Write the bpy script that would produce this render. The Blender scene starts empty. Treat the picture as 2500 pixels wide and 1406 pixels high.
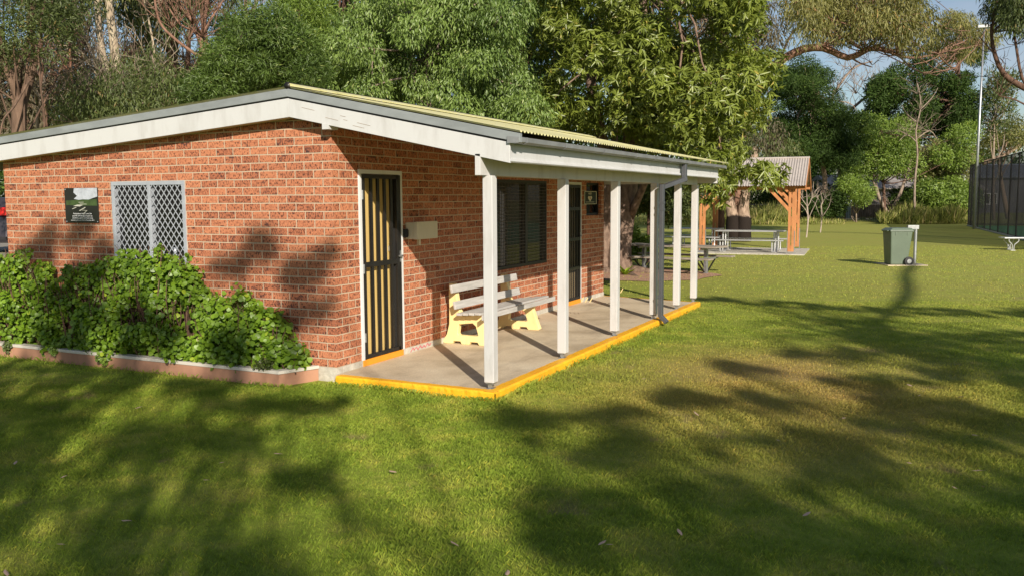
import bpy, math, random
import numpy as np
from mathutils import Vector, Matrix
R = math.radians
random.seed(7)
rng = np.random.default_rng(11)
sc = bpy.context.scene
col = sc.collection

# ------------------------------------------------------------------ camera
CAM = np.array([5.625, -7.434, 1.7553])
YAW, PIT, ROL, FPX = -0.4490, 0.1009, -0.0053, 2157.83
_sy, _cy, _sp, _cp = math.sin(YAW), math.cos(YAW), math.sin(PIT), math.cos(PIT)
FW = np.array([_sy*_cp, _cy*_cp, -_sp]); RT = np.array([_cy, -_sy, 0.0]); UP = np.cross(RT, FW)
_cr, _sr = math.cos(ROL), math.sin(ROL)
R2 = RT*_cr + UP*_sr; U2 = UP*_cr - RT*_sr
cd = bpy.data.cameras.new('camera'); cam = bpy.data.objects.new('camera', cd); col.objects.link(cam)
m = Matrix.Identity(4)
for i in range(3):
    m[i][0], m[i][1], m[i][2], m[i][3] = R2[i], U2[i], -FW[i], CAM[i]
cam.matrix_world = m
cd.sensor_fit = 'HORIZONTAL'; cd.sensor_width = 36.0; cd.lens = 36.0*FPX/2500.0
cd.clip_start = 0.05; cd.clip_end = 2000
sc.camera = cam

def W(px, py, D):
    """world point seen at photo pixel (px,py) at depth D"""
    v = CAM + D*(FW + R2*(px-1250)/FPX - U2*(py-703)/FPX)
    return (float(v[0]), float(v[1]), float(v[2]))
# ------------------------------------------------------------------ world, sun, exposure
EL = R(26.0)
SX, SY = 0.664, -0.748                      # horizontal direction towards the sun
SUN = np.array([SX*math.cos(EL), SY*math.cos(EL), math.sin(EL)])
w = bpy.data.worlds.new("World"); sc.world = w; w.use_nodes = True
nt = w.node_tree; nt.nodes.clear()
sky = nt.nodes.new('ShaderNodeTexSky'); sky.sky_type = 'NISHITA'; sky.sun_disc = False
sky.sun_elevation = EL; sky.sun_rotation = math.atan2(SX, SY)
sky.air_density = 1.0; sky.dust_density = 0.6; sky.ozone_density = 1.5
tc = nt.nodes.new('ShaderNodeTexCoord')
mp = nt.nodes.new('ShaderNodeMapping'); mp.inputs['Scale'].default_value = (1.0, 1.0, 3.2)
nz = nt.nodes.new('ShaderNodeTexNoise'); nz.inputs['Scale'].default_value = 3.2; nz.inputs['Detail'].default_value = 7; nz.inputs['Roughness'].default_value = .62
cr = nt.nodes.new('ShaderNodeValToRGB'); cr.color_ramp.elements[0].position = .46; cr.color_ramp.elements[1].position = .72
mx = nt.nodes.new('ShaderNodeMixRGB'); mx.inputs[2].default_value = (5.6, 5.9, 6.9, 1)
mlt = nt.nodes.new('ShaderNodeMath'); mlt.operation = 'MULTIPLY'; mlt.inputs[1].default_value = .5
bg = nt.nodes.new('ShaderNodeBackground'); bg.inputs[1].default_value = 0.075
wo = nt.nodes.new('ShaderNodeOutputWorld')
L = nt.links.new
L(tc.outputs['Generated'], mp.inputs[0]); L(mp.outputs[0], nz.inputs['Vector']); L(nz.outputs['Fac'], cr.inputs[0])
L(cr.outputs[0], mlt.inputs[0]); L(mlt.outputs[0], mx.inputs[0]); L(sky.outputs[0], mx.inputs[1]); L(mx.outputs[0], bg.inputs[0]); L(bg.outputs[0], wo.inputs[0])
sl = bpy.data.lights.new('sun', 'SUN'); sl.energy = 4.9; sl.angle = R(0.5); sl.color = (1.0, 0.90, 0.77)
so = bpy.data.objects.new('sun', sl); col.objects.link(so)
so.rotation_euler = Vector((-SUN[0], -SUN[1], -SUN[2])).to_track_quat('-Z', 'Y').to_euler()
so.location = (20, -22, 18)
sc.view_settings.view_transform = 'Standard'; sc.view_settings.look = 'None'
sc.view_settings.exposure = 0.38; sc.view_settings.gamma = 1.0
sc.render.engine = 'CYCLES'
sc.cycles.max_bounces = 6; sc.cycles.transparent_max_bounces = 12; sc.cycles.transmission_bounces = 3
G = -0.15            # lawn level
SLAB = -0.065        # porch floor
# ------------------------------------------------------------------ material helpers
class NT:
    def __init__(s, name):
        s.m = bpy.data.materials.new(name); s.m.use_nodes = True
        s.t = s.m.node_tree; s.b = s.t.nodes['Principled BSDF']; s.out = s.t.nodes['Material Output']
        s.tc = s.t.nodes.new('ShaderNodeTexCoord')
    def n(s, ty, **kw):
        x = s.t.nodes.new(ty)
        for k, v in kw.items():
            if k in x.inputs: s.set(x.inputs[k], v)
            else: setattr(x, k, v)
        return x
    def set(s, inp, v):
        if isinstance(v, bpy.types.NodeSocket): s.t.links.new(v, inp)
        else:
            if isinstance(v, (tuple, list)) and len(v) == 3 and inp.type == 'RGBA': v = (*v, 1)
            inp.default_value = v
    def co(s): return s.tc.outputs['Object']
    def noise(s, scale, detail=4, rough=.55, vec=None, stretch=None):
        v = vec or s.co()
        if stretch:
            mp = s.n('ShaderNodeMapping'); s.t.links.new(v, mp.inputs[0]); mp.inputs['Scale'].default_value = stretch; v = mp.outputs[0]
        x = s.n('ShaderNodeTexNoise', Scale=scale, Detail=detail, Roughness=rough); s.t.links.new(v, x.inputs['Vector'])
        return x.outputs['Fac']
    def ramp(s, fac, stops):
        x = s.n('ShaderNodeValToRGB'); e = x.color_ramp.elements
        while len(e) < len(stops): e.new(.5)
        for i, (p, c) in enumerate(stops):
            e[i].position = p; e[i].color = (*c, 1) if not isinstance(c, float) else (c, c, c, 1)
        s.t.links.new(fac, x.inputs[0]); return x.outputs[0]
    def mix(s, f, a, b, mode='MIX'):
        x = s.n('ShaderNodeMixRGB', blend_type=mode); s.set(x.inputs[0], f); s.set(x.inputs[1], a); s.set(x.inputs[2], b); return x.outputs[0]
    def math(s, op, a, b=0.0, clamp=False):
        x = s.n('ShaderNodeMath', operation=op); x.use_clamp = clamp; s.set(x.inputs[0], a); s.set(x.inputs[1], b); return x.outputs[0]
    def bump(s, h, strength=.4, dist=.01, normal=None):
        x = s.n('ShaderNodeBump'); x.inputs['Strength'].default_value = strength; x.inputs['Distance'].default_value = dist
        s.t.links.new(h, x.inputs['Height'])
        if normal: s.t.links.new(normal, x.inputs['Normal'])
        return x.outputs[0]
    def fin(s, color=None, rough=None, normal=None, metal=None, spec=None):
        if color is not None: s.set(s.b.inputs['Base Color'], color)
        if rough is not None: s.set(s.b.inputs['Roughness'], rough)
        if normal is not None: s.t.links.new(normal, s.b.inputs['Normal'])
        if metal is not None: s.b.inputs['Metallic'].default_value = metal
        if spec is not None: s.b.inputs['Specular IOR Level'].default_value = spec
        return s.m

def simple(name, c, rough=.6, metal=0.0, var=.25, scale=6.0, bump=.15, stretch=None, c2=None, spec=.5):
    q = NT(name)
    f = q.noise(scale, 5, .6, stretch=stretch)
    c2 = c2 or tuple(x*(1-var) for x in c)
    cc = q.ramp(f, [(.3, c2), (.65, c)])
    return q.fin(cc, rough, q.bump(q.noise(scale*6, 3, stretch=stretch), bump, .004), metal, spec)

def brick_mat(name):
    q = NT(name)
    sx = q.n('ShaderNodeSeparateXYZ'); q.t.links.new(q.co(), sx.inputs[0])
    ge = q.n('ShaderNodeNewGeometry'); sn = q.n('ShaderNodeSeparateXYZ'); q.t.links.new(ge.outputs['True Normal'], sn.inputs[0])
    side = q.math('GREATER_THAN', q.math('ABSOLUTE', sn.outputs['X']), .5)
    ua = q.math('SUBTRACT', sx.outputs['X'], .005); ub = q.math('SUBTRACT', sx.outputs['Y'], .115)
    u = q.math('ADD', q.math('MULTIPLY', side, ub), q.math('MULTIPLY', q.math('SUBTRACT', 1.0, side), ua))
    # courses wander a little
    wob = q.math('MULTIPLY', q.math('SUBTRACT', q.noise(3.0, 2), .5), .012)
    v = q.math('ADD', sx.outputs['Z'], wob)
    cx = q.n('ShaderNodeCombineXYZ'); q.t.links.new(u, cx.inputs[0]); q.t.links.new(v, cx.inputs[1])
    def br(c1, c2, mo):
        b = q.n('ShaderNodeTexBrick'); b.offset = .5; b.offset_frequency = 2
        q.t.links.new(cx.outputs[0], b.inputs['Vector'])
        b.inputs['Scale'].default_value = 1; b.inputs['Brick Width'].default_value = .24; b.inputs['Row Height'].default_value = .0857
        b.inputs['Mortar Size'].default_value = .0065; b.inputs['Mortar Smooth'].default_value = .25
        q.set(b.inputs['Color1'], c1); q.set(b.inputs['Color2'], c2); q.set(b.inputs['Mortar'], mo); return b
    b1 = br((.63, .262, .135), (.44, .155, .08), (.50, .40, .29))
    b2 = br((0, 0, 0), (1, 1, 1), (0, 0, 0))      # per-brick random
    rnd = q.math('MULTIPLY', b2.outputs['Color'], 1.0)
    body = b1.outputs['Color']
    big = q.noise(1.1, 3)
    body = q.mix(q.math('MULTIPLY', big, .30), body, (.40, .15, .08))
    fine = q.noise(95, 3, .7)
    body = q.mix(q.ramp(fine, [(.35, .45), (.6, 0.0)]), body, (.34, .12, .06))
    body = q.mix(q.ramp(q.noise(19, 3, .6, stretch=(1, 1, 1.5)), [(.48, 0.0), (.66, .55)]), body, (.27, .085, .045))
    # iron spots: small, vertical streaky
    sp = q.noise(46, 3, .6, stretch=(1.5, 1.5, .75))
    thr = q.math('ADD', sp, q.math('MULTIPLY', rnd, .05))
    body = q.mix(q.ramp(thr, [(.56, 0.0), (.61, .9)]), body, (.055, .024, .018))
    bl = q.noise(8.5, 3, .55, stretch=(1, 1, 1.4))
    thb = q.math('MULTIPLY', q.ramp(q.math('ADD', bl, q.math('MULTIPLY', rnd, .12)), [(.66, 0.0), (.75, 1.0)]), q.ramp(sp, [(.40, 0.0), (.5, .85)]))
    body = q.mix(thb, body, (.06, .03, .03))
    mort = q.mix(q.noise(30, 3), (.60, .475, .345), (.46, .355, .25))
    c = q.mix(b1.outputs['Fac'], body, mort)
    h = q.math('ADD', q.math('MULTIPLY', q.math('SUBTRACT', 1.0, b1.outputs['Fac']), 1.0), q.math('MULTIPLY', q.noise(70, 4, .7), .35))
    return q.fin(c, .88, q.bump(h, .75, .006), spec=.25)

M = {}
M['brick'] = brick_mat('face brick')
def paint(name, c, dirt=(.30, .26, .2), amt=.35, rough=.5, streak=(1, 1, .25)):
    q = NT(name)
    f = q.noise(5, 6, .65, stretch=streak)
    cc = q.mix(q.ramp(f, [(.5, 0.0), (.8, amt)]), c, dirt)
    g = q.noise(42, 4, .7)
    cc = q.mix(q.ramp(g, [(.70, 0.0), (.76, .6)]), cc, (.12, .10, .08))
    return q.fin(cc, rough, q.bump(q.noise(60, 3, stretch=streak), .15, .003))
M['white'] = paint('white paint', (.57, .575, .57), dirt=(.32, .30, .27), amt=.5)
M['post'] = paint('post paint', (.56, .555, .545), dirt=(.28, .255, .22), amt=.6)
M['cream'] = paint('cream paint', (.62, .55, .40), amt=.25)
M['soffit'] = paint('soffit', (.60, .52, .36), amt=.35)
M['frame'] = paint('door frame paint', (.68, .69, .69), amt=.2)
M['cap'] = simple('grey capping', (.27, .295, .30), .5, .0, .25, 3, .1, stretch=(1, 1, 3))
M['gutter'] = simple('grey gutter', (.26, .27, .275), .42, .15, .3, 4, .1)
M['pipe'] = simple('grey downpipe', (.075, .08, .088), .5, .0, .2, 4, .1)
q = NT('lichen roof')
c = q.ramp(q.noise(9, 6, .7), [(.3, (.42, .40, .17)), (.5, (.62, .58, .27)), (.7, (.50, .50, .40))])
c = q.mix(q.ramp(q.noise(35, 4, .7), [(.62, 0.0), (.7, .8)]), c, (.16, .13, .08))
M['roof'] = q.fin(c, .8, q.bump(q.noise(50), .3, .004))
q = NT('concrete porch')
f = q.noise(1.3, 6, .6)
c = q.ramp(f, [(.3, (.40, .32, .21)), (.5, (.60, .50, .35)), (.72, (.70, .61, .45))])
c = q.mix(q.ramp(q.noise(60, 4, .7), [(.35, .35), (.6, 0.0)]), c, (.2, .17, .13))
c = q.mix(q.ramp(q.noise(2.4, 6, .7, stretch=(1, .35, 1)), [(.52, 0.0), (.72, .55)]), c, (.22, .17, .12))
M['slab'] = q.fin(c, .75, q.bump(q.noise(90, 4, .7), .2, .003))
q = NT('footing concrete')
c = q.ramp(q.noise(7, 6, .7), [(.3, (.36, .33, .27)), (.7, (.60, .57, .49))])
M['footing'] = q.fin(c, .85, q.bump(q.noise(25, 5, .7), .6, .01))
q = NT('yellow edge paint')
c = q.ramp(q.noise(3, 4), [(.3, (.80, .36, .012)), (.7, (.88, .47, .015))])
c = q.mix(q.ramp(q.noise(26, 5, .7, stretch=(1, .5, 1)), [(.60, 0.0), (.66, .75)]), c, (.30, .15, .02))
c = q.mix(q.ramp(q.noise(5, 5, .6), [(.62, 0.0), (.8, .35)]), c, (.25, .16, .06))
M['yellow'] = q.fin(c, .55, q.bump(q.noise(30, 5, .7), .55, .01))
M['orange'] = paint('orange step paint', (.78, .30, .02), dirt=(.4, .16, .02), amt=.4)
M['black'] = simple('black metal', (.022, .020, .019), .42, .3, .3, 8, .1)
M['dark'] = simple('painted darkness', (.012, .012, .012), .9)  # near-black colour that paints in darkness inside the walls and doorways
M['mesh'] = simple('bronze mesh', (.12, .10, .085), .5, .2)
M['doory'] = paint('yellow door paint', (.66, .47, .17), dirt=(.45, .28, .08), amt=.3)
M['tan'] = paint('tan door paint', (.55, .42, .24), amt=.3)
q = NT('window glass'); M['glass'] = q.fin((.012, .012, .012), .04, spec=.7)
M['silver'] = simple('silver grille', (.44, .47, .52), .45, .2, .15, 9, .1)
M['alu'] = simple('aluminium', (.60, .61, .62), .42, .55, .18, 9, .1, stretch=(1, 1, 1))
M['galv'] = simple('galvanised steel', (.45, .47, .48), .4, .7, .3, 12, .1)
M['bench'] = paint('yellow bench frame', (.84, .67, .32), dirt=(.5, .36, .14), amt=.4)
M['slat'] = simple('bench slats', (.52, .50, .47), .6, 0, .3, 5, .2, stretch=(6, .6, 6))
M['timber'] = simple('orange timber', (.56, .235, .085), .6, 0, .4, 4, .2, stretch=(3, 3, .6))
M['greytimber'] = simple('weathered timber', (.36, .31, .25), .8, 0, .5, 6, .4, stretch=(1, 5, 5))
M['zinc'] = simple('shelter roofing', (.50, .45, .41), .5, .2, .2, 3, .1)
M['binplastic'] = simple('green bin plastic', (.125, .165, .12), .42, 0, .15, 3, .05)
M['rubber'] = simple('black rubber', (.02, .02, .022), .6)
M['planter'] = simple('planter brick', (.46, .24, .15), .85, 0, .35, 3, .3, stretch=(1, 1, .3))
M['plantercap'] = paint('planter cap', (.58, .54, .47), amt=.5)
M['soil'] = simple('garden soil', (.05, .035, .022), .95, 0, .5, 20, .5)
M['mulch'] = simple('bark mulch', (.52, .30, .20), .95, 0, .65, 30, 1.0)
M['court'] = simple('court surface', (.05, .16, .07), .8)
M['drive'] = simple('driveway', (.30, .27, .22), .9)
M['housewall'] = simple('house wall', (.10, .095, .11), .8)
M['houseroof'] = simple('house roof', (.30, .27, .25), .8, 0, .3, 2, .2)
M['blueroof'] = simple('blue roof', (.16, .18, .24), .6)
M['shed'] = simple('pale shed', (.40, .50, .50), .6)
M['paling'] = simple('paling fence', (.22, .16, .13), .9, 0, .4, 5, .2)
M['text'] = simple('white lettering', (.85, .85, .85), .6, var=.05)
M['sign'] = simple('sign black', (.016, .016, .014), .3, var=.1)
M['signsky'] = simple('printed sky', (.50, .54, .60), .4, scale=18, var=.3)
M['signgrass'] = simple('printed grass', (.06, .10, .03), .4, scale=12, var=.5)
M['signline'] = simple('printed lines', (.55, .54, .46), .4, var=.2)
M['aed'] = simple('sign dark green', (.010, .018, .010), .7, var=.1)
M['aedline'] = simple('sign cream', (.66, .60, .42), .5, var=.1)
M['carpaint'] = simple('grey car paint', (.06, .055, .065), .25, .4, .05)
M['red'] = simple('red lamp lens', (.6, .02, .02), .2, var=.1)
M['deadleaf'] = simple('dry leaf', (.62, .42, .30), .7, 0, .4, 3, .2)
M['twig'] = simple('dry twig', (.30, .22, .15), .8)
M['graffiti'] = simple('faded pink marks', (.62, .16, .18), .8)

def bark(name, c1, c2, sc_=4.0, st=(3, 3, .5), strength=.6):
    q = NT(name)
    f = q.noise(sc_, 6, .65, stretch=st)
    c = q.ramp(f, [(.32, c2), (.62, c1)])
    return q.fin(c, .9, q.bump(q.noise(sc_*4, 5, .7, stretch=st), strength, .03), spec=.2)
M['bark_pale'] = bark('pale gum bark', (.46, .39, .28), (.30, .23, .16), 2.5, strength=.2)
M['bark_dark'] = bark('dark gum bark', (.17, .10, .07), (.055, .033, .024))
M['bark_red'] = bark('red brown bark', (.27, .14, .09), (.10, .05, .035), 3)
M['bark_grey'] = bark('grey bark', (.34, .27, .21), (.16, .12, .09), 5, (2, 2, .8))
M['bark_tree'] = bark('brown gum bark', (.20, .13, .09), (.07, .045, .032), 3)
M['bark_shade'] = bark('mottled brown bark', (.27, .19, .14), (.10, .065, .05), 5, (2, 2, .9))  # darker brown, with the shade on the trunk put into the colour
M['bark_warm'] = bark('red brown limb bark', (.31, .18, .125), (.15, .08, .055), 3)
M['bark_dead'] = bark('bleached dead wood', (.50, .42, .35), (.30, .23, .18), 3)
q = NT('charred base bark')
f = q.noise(4.0, 6, .65, stretch=(2, 2, .8)); c = q.ramp(f, [(.32, (.20, .14, .10)), (.62, (.42, .31, .23))])
sz = q.n('ShaderNodeSeparateXYZ'); q.t.links.new(q.co(), sz.inputs[0])
c = q.mix(q.ramp(q.math('DIVIDE', q.math('ADD', sz.outputs['Z'], q.math('MULTIPLY', q.noise(2.5), .5)), 3.0), [(.44, 1.0), (.47, 0.0)]), c, (.022, .016, .013))
M['bark_char'] = q.fin(c, .9, q.bump(q.noise(14, 5, .7, stretch=(2, 2, .5)), .6, .03), spec=.2)
M['bark_tan'] = bark('tan bark', (.40, .29, .21), (.20, .14, .10), 4, (2, 2, .8))

def leafm(name, c_lo, c_hi, rough=.5, trans=.3, tint=None, spec=.5):
    q = NT(name)
    a = q.n('ShaderNodeAttribute'); a.attribute_name = 'v'
    c = q.ramp(a.outputs['Fac'], [(.0, c_lo), (.8, c_hi), (1.0, tint or c_hi)])
    q.fin(c, rough, spec=spec)
    t = q.n('ShaderNodeBsdfTranslucent'); q.set(t.inputs[0], q.mix(1.0, c, (1.0, 1.1, .45), 'MULTIPLY'))
    mxs = q.n('ShaderNodeMixShader'); mxs.inputs[0].default_value = trans
    q.t.links.new(q.b.outputs[0], mxs.inputs[1]); q.t.links.new(t.outputs[0], mxs.inputs[2]); q.t.links.new(mxs.outputs[0], q.out.inputs[0])
    return q.m
M['l_broad'] = leafm('broad leaves', (.045, .072, .012), (.225, .275, .045), .36, .28, (.42, .36, .08))
M['l_droop'] = leafm('drooping leaves', (.05, .10, .022), (.20, .29, .065), .4, .25, (.33, .38, .13))
M['l_wattle'] = leafm('wattle leaves', (.035, .065, .014), (.12, .19, .035), .45, .28, (.24, .29, .07))
M['l_olive'] = leafm('olive gum leaves', (.08, .085, .03), (.22, .23, .07), .5, .25, (.34, .26, .11))
M['l_gum'] = leafm('gum leaves', (.03, .045, .014), (.115, .15, .04), .5, .25, (.25, .19, .07))
M['l_dark'] = leafm('dark conifer leaves', (.010, .022, .006), (.055, .10, .018), .6, .2, (.14, .20, .04), spec=.2)
M['l_brown'] = leafm('brown thicket leaves', (.03, .028, .016), (.12, .10, .05), .6, .2, (.22, .17, .09))
M['l_gold'] = leafm('golden gum leaves', (.10, .105, .03), (.28, .27, .08), .5, .3, (.42, .27, .09))
M['l_bush'] = leafm('bush leaves', (.03, .075, .008), (.22, .36, .026), .42, .35, (.36, .46, .04))
M['l_lime'] = leafm('lime leaves', (.22, .34, .02), (.42, .52, .05), .45, .35)
M['l_reed'] = leafm('long grass blades', (.16, .20, .04), (.46, .46, .12), .6, .35, (.60, .50, .22))
M['l_shrub'] = leafm('shrub leaves', (.07, .12, .022), (.22, .32, .05), .45, .3, (.34, .38, .08))
def lawn_color(q, pos):
    big = q.noise(.55, 4, .6, vec=pos)
    mid = q.noise(2.6, 4, .6, vec=pos)
    fine = q.noise(26, 4, .7, vec=pos)
    c = q.ramp(mid, [(.3, (.13, .18, .022)), (.5, (.21, .26, .036)), (.7, (.34, .33, .068))])
    # dry worn turf to the right of the porch and in the distance
    sx = q.n('ShaderNodeSeparateXYZ'); q.t.links.new(pos, sx.inputs[0])
    dx = q.math('MULTIPLY', q.math('SUBTRACT', sx.outputs[0], 4.3), .38)
    dy = q.math('MULTIPLY', q.math('SUBTRACT', sx.outputs[1], 1.6), .26)
    rr = q.math('SQRT', q.math('ADD', q.math('MULTIPLY', dx, dx), q.math('MULTIPLY', dy, dy)))
    near = q.ramp(rr, [(.25, 1.0), (1.05, 0.0)])
    far = q.ramp(q.math('DIVIDE', sx.outputs[1], 40.0), [(.1, 0.0), (.32, .35)])
    c = q.mix(q.ramp(q.math('DIVIDE', sx.outputs[1], 40.0), [(.12, 0.0), (.4, .8)]), c, (.31, .37, .075))
    dry = q.math('MULTIPLY', q.math('MAXIMUM', near, far), q.ramp(big, [(.32, .5), (.58, 1.0)]))
    c = q.mix(dry, c, (.36, .25, .09))
    c = q.mix(q.ramp(fine, [(.3, .4), (.55, 0.0)]), c, (.08, .10, .018))
    bare = q.ramp(q.noise(1.5, 5, .65, vec=pos), [(.62, 0.0), (.72, .75)])
    c = q.mix(bare, c, (.27, .20, .11))
    return c
q = NT('lawn soil and turf'); c = lawn_color(q, q.co())
M['lawn'] = q.fin(c, .95, q.bump(q.noise(40, 5, .75), .5, .012), spec=.1)
q = NT('grass blades'); geo = q.n('ShaderNodeNewGeometry'); c = lawn_color(q, geo.outputs['Position'])
a = q.n('ShaderNodeAttribute'); a.attribute_name = 'v'
c = q.mix(1.0, c, q.ramp(a.outputs['Fac'], [(0, (1.0, 1.15, .8)), (.75, (1.55, 1.6, 1.3)), (1.0, (2.2, 1.8, 1.4))]), 'MULTIPLY')
q.fin(c, .7, spec=.25)
t = q.n('ShaderNodeBsdfTranslucent'); q.set(t.inputs[0], c)
mxs = q.n('ShaderNodeMixShader'); mxs.inputs[0].default_value = .3
q.t.links.new(q.b.outputs[0], mxs.inputs[1]); q.t.links.new(t.outputs[0], mxs.inputs[2]); q.t.links.new(mxs.outputs[0], q.out.inputs[0])
M['blade'] = q.m
q = NT('court fence mesh'); q.fin((.015, .015, .017), .8)
tr = q.n('ShaderNodeBsdfTransparent'); mxs = q.n('ShaderNodeMixShader')
f = q.noise(.6, 3); q.set(mxs.inputs[0], q.ramp(f, [(.3, .64), (.7, .80)]))
q.t.links.new(tr.outputs[0], mxs.inputs[1]); q.t.links.new(q.b.outputs[0], mxs.inputs[2]); q.t.links.new(mxs.outputs[0], q.out.inputs[0])
M['netting'] = q.m

# ------------------------------------------------------------------ geometry helpers
def tag(o, label=None, cat=None, group=None, kind=None):
    if label: o['label'] = label
    if cat: o['category'] = cat
    if group: o['group'] = group
    if kind: o['kind'] = kind
    return o
def thing(name, loc, label, cat, group=None, rot=0.0):
    o = bpy.data.objects.new(name, None); col.objects.link(o); o.location = loc; o.rotation_euler.z = rot
    o.empty_display_size = .1
    return tag(o, label, cat, group)
def dup(root, loc, label, rot=None, group=None):
    r = root.copy(); col.objects.link(r); r.location = loc
    if rot is not None: r.rotation_euler.z = rot
    if label: r['label'] = label
    if group: r['group'] = group
    for ch in list(root.children):
        c = ch.copy(); col.objects.link(c); c.parent = r
        for g in list(ch.children):
            d = g.copy(); col.objects.link(d); d.parent = c
    return r
class MB:
    def __init__(s): s.v = []; s.f = []
    def add(s, vs, fs):
        b = len(s.v); s.v += [tuple(map(float, p)) for p in vs]; s.f += [tuple(b+i for i in f) for f in fs]; return s
    def box(s, x0, x1, y0, y1, z0, z1):
        if x0 > x1: x0, x1 = x1, x0
        if y0 > y1: y0, y1 = y1, y0
        vs = [(x, y, z) for z in (z0, z1) for y in (y0, y1) for x in (x0, x1)]
        return s.add(vs, [(0, 2, 3, 1), (4, 5, 7, 6), (0, 1, 5, 4), (2, 6, 7, 3), (0, 4, 6, 2), (1, 3, 7, 5)])
    def bar(s, a, b, wd, hd, up=(0, 0, 1)):
        """rectangular bar from a to b"""
        a = Vector(a); b = Vector(b); d = (b-a).normalized(); u = Vector(up)
        sd = d.cross(u)
        if sd.length < 1e-4: sd = d.cross(Vector((1, 0, 0)))
        sd.normalize(); u = sd.cross(d).normalized()
        vs = []
        for p in (a, b):
            for i, j in ((-1, -1), (1, -1), (1, 1), (-1, 1)): vs.append(p+sd*(i*wd/2)+u*(j*hd/2))
        return s.add(vs, [(0, 3, 2, 1), (4, 5, 6, 7), (0, 1, 5, 4), (1, 2, 6, 5), (2, 3, 7, 6), (3, 0, 4, 7)])
    def prism(s, poly, ax, t0, t1):
        """extrude 2D poly along axis ax (0,1,2) from t0 to t1"""
        n = len(poly); vs = []
        for t in (t0, t1):
            for a, b in poly:
                p = [a, b]; p.insert(ax, t); vs.append(p)
        return s.add(vs, [tuple(range(n-1, -1, -1)), tuple(range(n, 2*n))] + [(i, (i+1) % n, n+(i+1) % n, n+i) for i in range(n)])
    def tube(s, pts, rad, n=8, caps=True, jit=0.0):
        pts = [Vector(p) for p in pts]
        if not hasattr(rad, '__len__'): rad = [rad]*len(pts)
        rings = []; prev = None
        for i, p in enumerate(pts):
            d = (pts[min(i+1, len(pts)-1)] - pts[max(i-1, 0)])
            d = d.normalized() if d.length > 1e-6 else Vector((0, 0, 1))
            if prev is None:
                u = d.orthogonal().normalized()
            else:
                u = (prev - d*prev.dot(d)); u = u.normalized() if u.length > 1e-5 else d.orthogonal().normalized()
            prev = u; v = d.cross(u)
            rings.append([p + (u*math.cos(2*math.pi*k/n) + v*math.sin(2*math.pi*k/n))*rad[i]*(1+random.uniform(-jit, jit)) for k in range(n)])
        vs = [q for r in rings for q in r]; fs = []
        for i in range(len(rings)-1):
            for k in range(n):
                a = i*n+k; b = i*n+(k+1) % n; fs.append((a, b, b+n, a+n))
        if caps: fs.append(tuple(range(n-1, -1, -1))); fs.append(tuple(range((len(rings)-1)*n, len(rings)*n)))
        return s.add(vs, fs)
    def disc(s, c, axis, r, n=16, th=.01):
        c = Vector(c); a = Vector(axis).normalized()
        return s.tube([c-a*th/2, c+a*th/2], [r, r], n)
    def build(s, name, m, parent=None, smooth=False, bevel=0.0, world=True):
        me = bpy.data.meshes.new(name)
        off = Vector((0, 0, 0))
        if parent is not None and world:
            p = parent
            while p is not None: off += Vector(p.location); p = p.parent
        me.from_pydata([(v[0]-off.x, v[1]-off.y, v[2]-off.z) for v in s.v], [], s.f)
        me.materials.append(M[m] if isinstance(m, str) else m)
        if smooth:
            me.polygons.foreach_set('use_smooth', [True]*len(me.polygons))
        me.update()
        o = bpy.data.objects.new(name, me); col.objects.link(o)
        if parent is not None: o.parent = parent
        if bevel > 0:
            md = o.modifiers.new('bevel', 'BEVEL'); md.width = bevel; md.segments = 2; md.limit_method = 'ANGLE'; md.angle_limit = R(40)
        return o
def fast_mesh(name, verts, tris, m, parent=None, vattr=None, quads=False):
    me = bpy.data.meshes.new(name)
    k = tris.shape[1]
    me.vertices.add(len(verts)); me.vertices.foreach_set('co', verts.astype(np.float32).ravel())
    me.loops.add(tris.size); me.loops.foreach_set('vertex_index', tris.astype(np.int32).ravel())
    me.polygons.add(len(tris)); me.polygons.foreach_set('loop_start', np.arange(0, tris.size, k, dtype=np.int32))
    if vattr is not None:
        at = me.attributes.new('v', 'FLOAT', 'FACE'); at.data.foreach_set('value', vattr.astype(np.float32))
    me.materials.append(M[m] if isinstance(m, str) else m)
    me.update(); me.validate()
    o = bpy.data.objects.new(name, me); col.objects.link(o)
    if parent is not None:
        o.parent = parent
    return o
def unit(v): return v/np.maximum(np.linalg.norm(v, axis=-1, keepdims=True), 1e-9)
def leaves(P, Dr, N, Ln, Wd, kind='leaf'):
    """P base, Dr direction, N approx normal, per-leaf length and width -> verts, tris"""
    Dr = unit(Dr); S = unit(np.cross(Dr, N)); N = np.cross(S, Dr)
    Ln = Ln[:, None]; Wd = Wd[:, None]
    if kind == 'leaf':
        a = P; t = P + Dr*Ln - N*Ln*.10
        mid = P + Dr*Ln*.42 + N*Wd*.22
        l = mid + S*Wd*.5; r = mid - S*Wd*.5
        V = np.stack([a, r, t, l], 1).reshape(-1, 3)
        n = len(P); b = (np.arange(n)*4)[:, None]
        T = np.concatenate([b+np.array([[0, 1, 2]]), b+np.array([[0, 2, 3]])], 1).reshape(-1, 3)
        return V, T, 2
    if kind == 'round':
        # lobed round leaf: fan of 7 rim points
        ang = np.array([-2.5, -1.7, -.95, -.3, .3, .95, 1.7, 2.5]); rr = np.array([.42, .56, .50, .60, .60, .50, .56, .42])
        c = P + Dr*Ln*.5 - N*Ln*.10
        rim = [c + (Dr*math.cos(A) + S*math.sin(A))*Ln*Rr + N*Ln*.06 for A, Rr in zip(ang, rr)]
        V = np.stack([c]+rim, 1).reshape(-1, 3); n = len(P); b = (np.arange(n)*9)[:, None]
        T = np.concatenate([b+np.array([[0, i, i % 8+1]]) for i in range(1, 9)], 1).reshape(-1, 3)
        return V, T, 8
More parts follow.
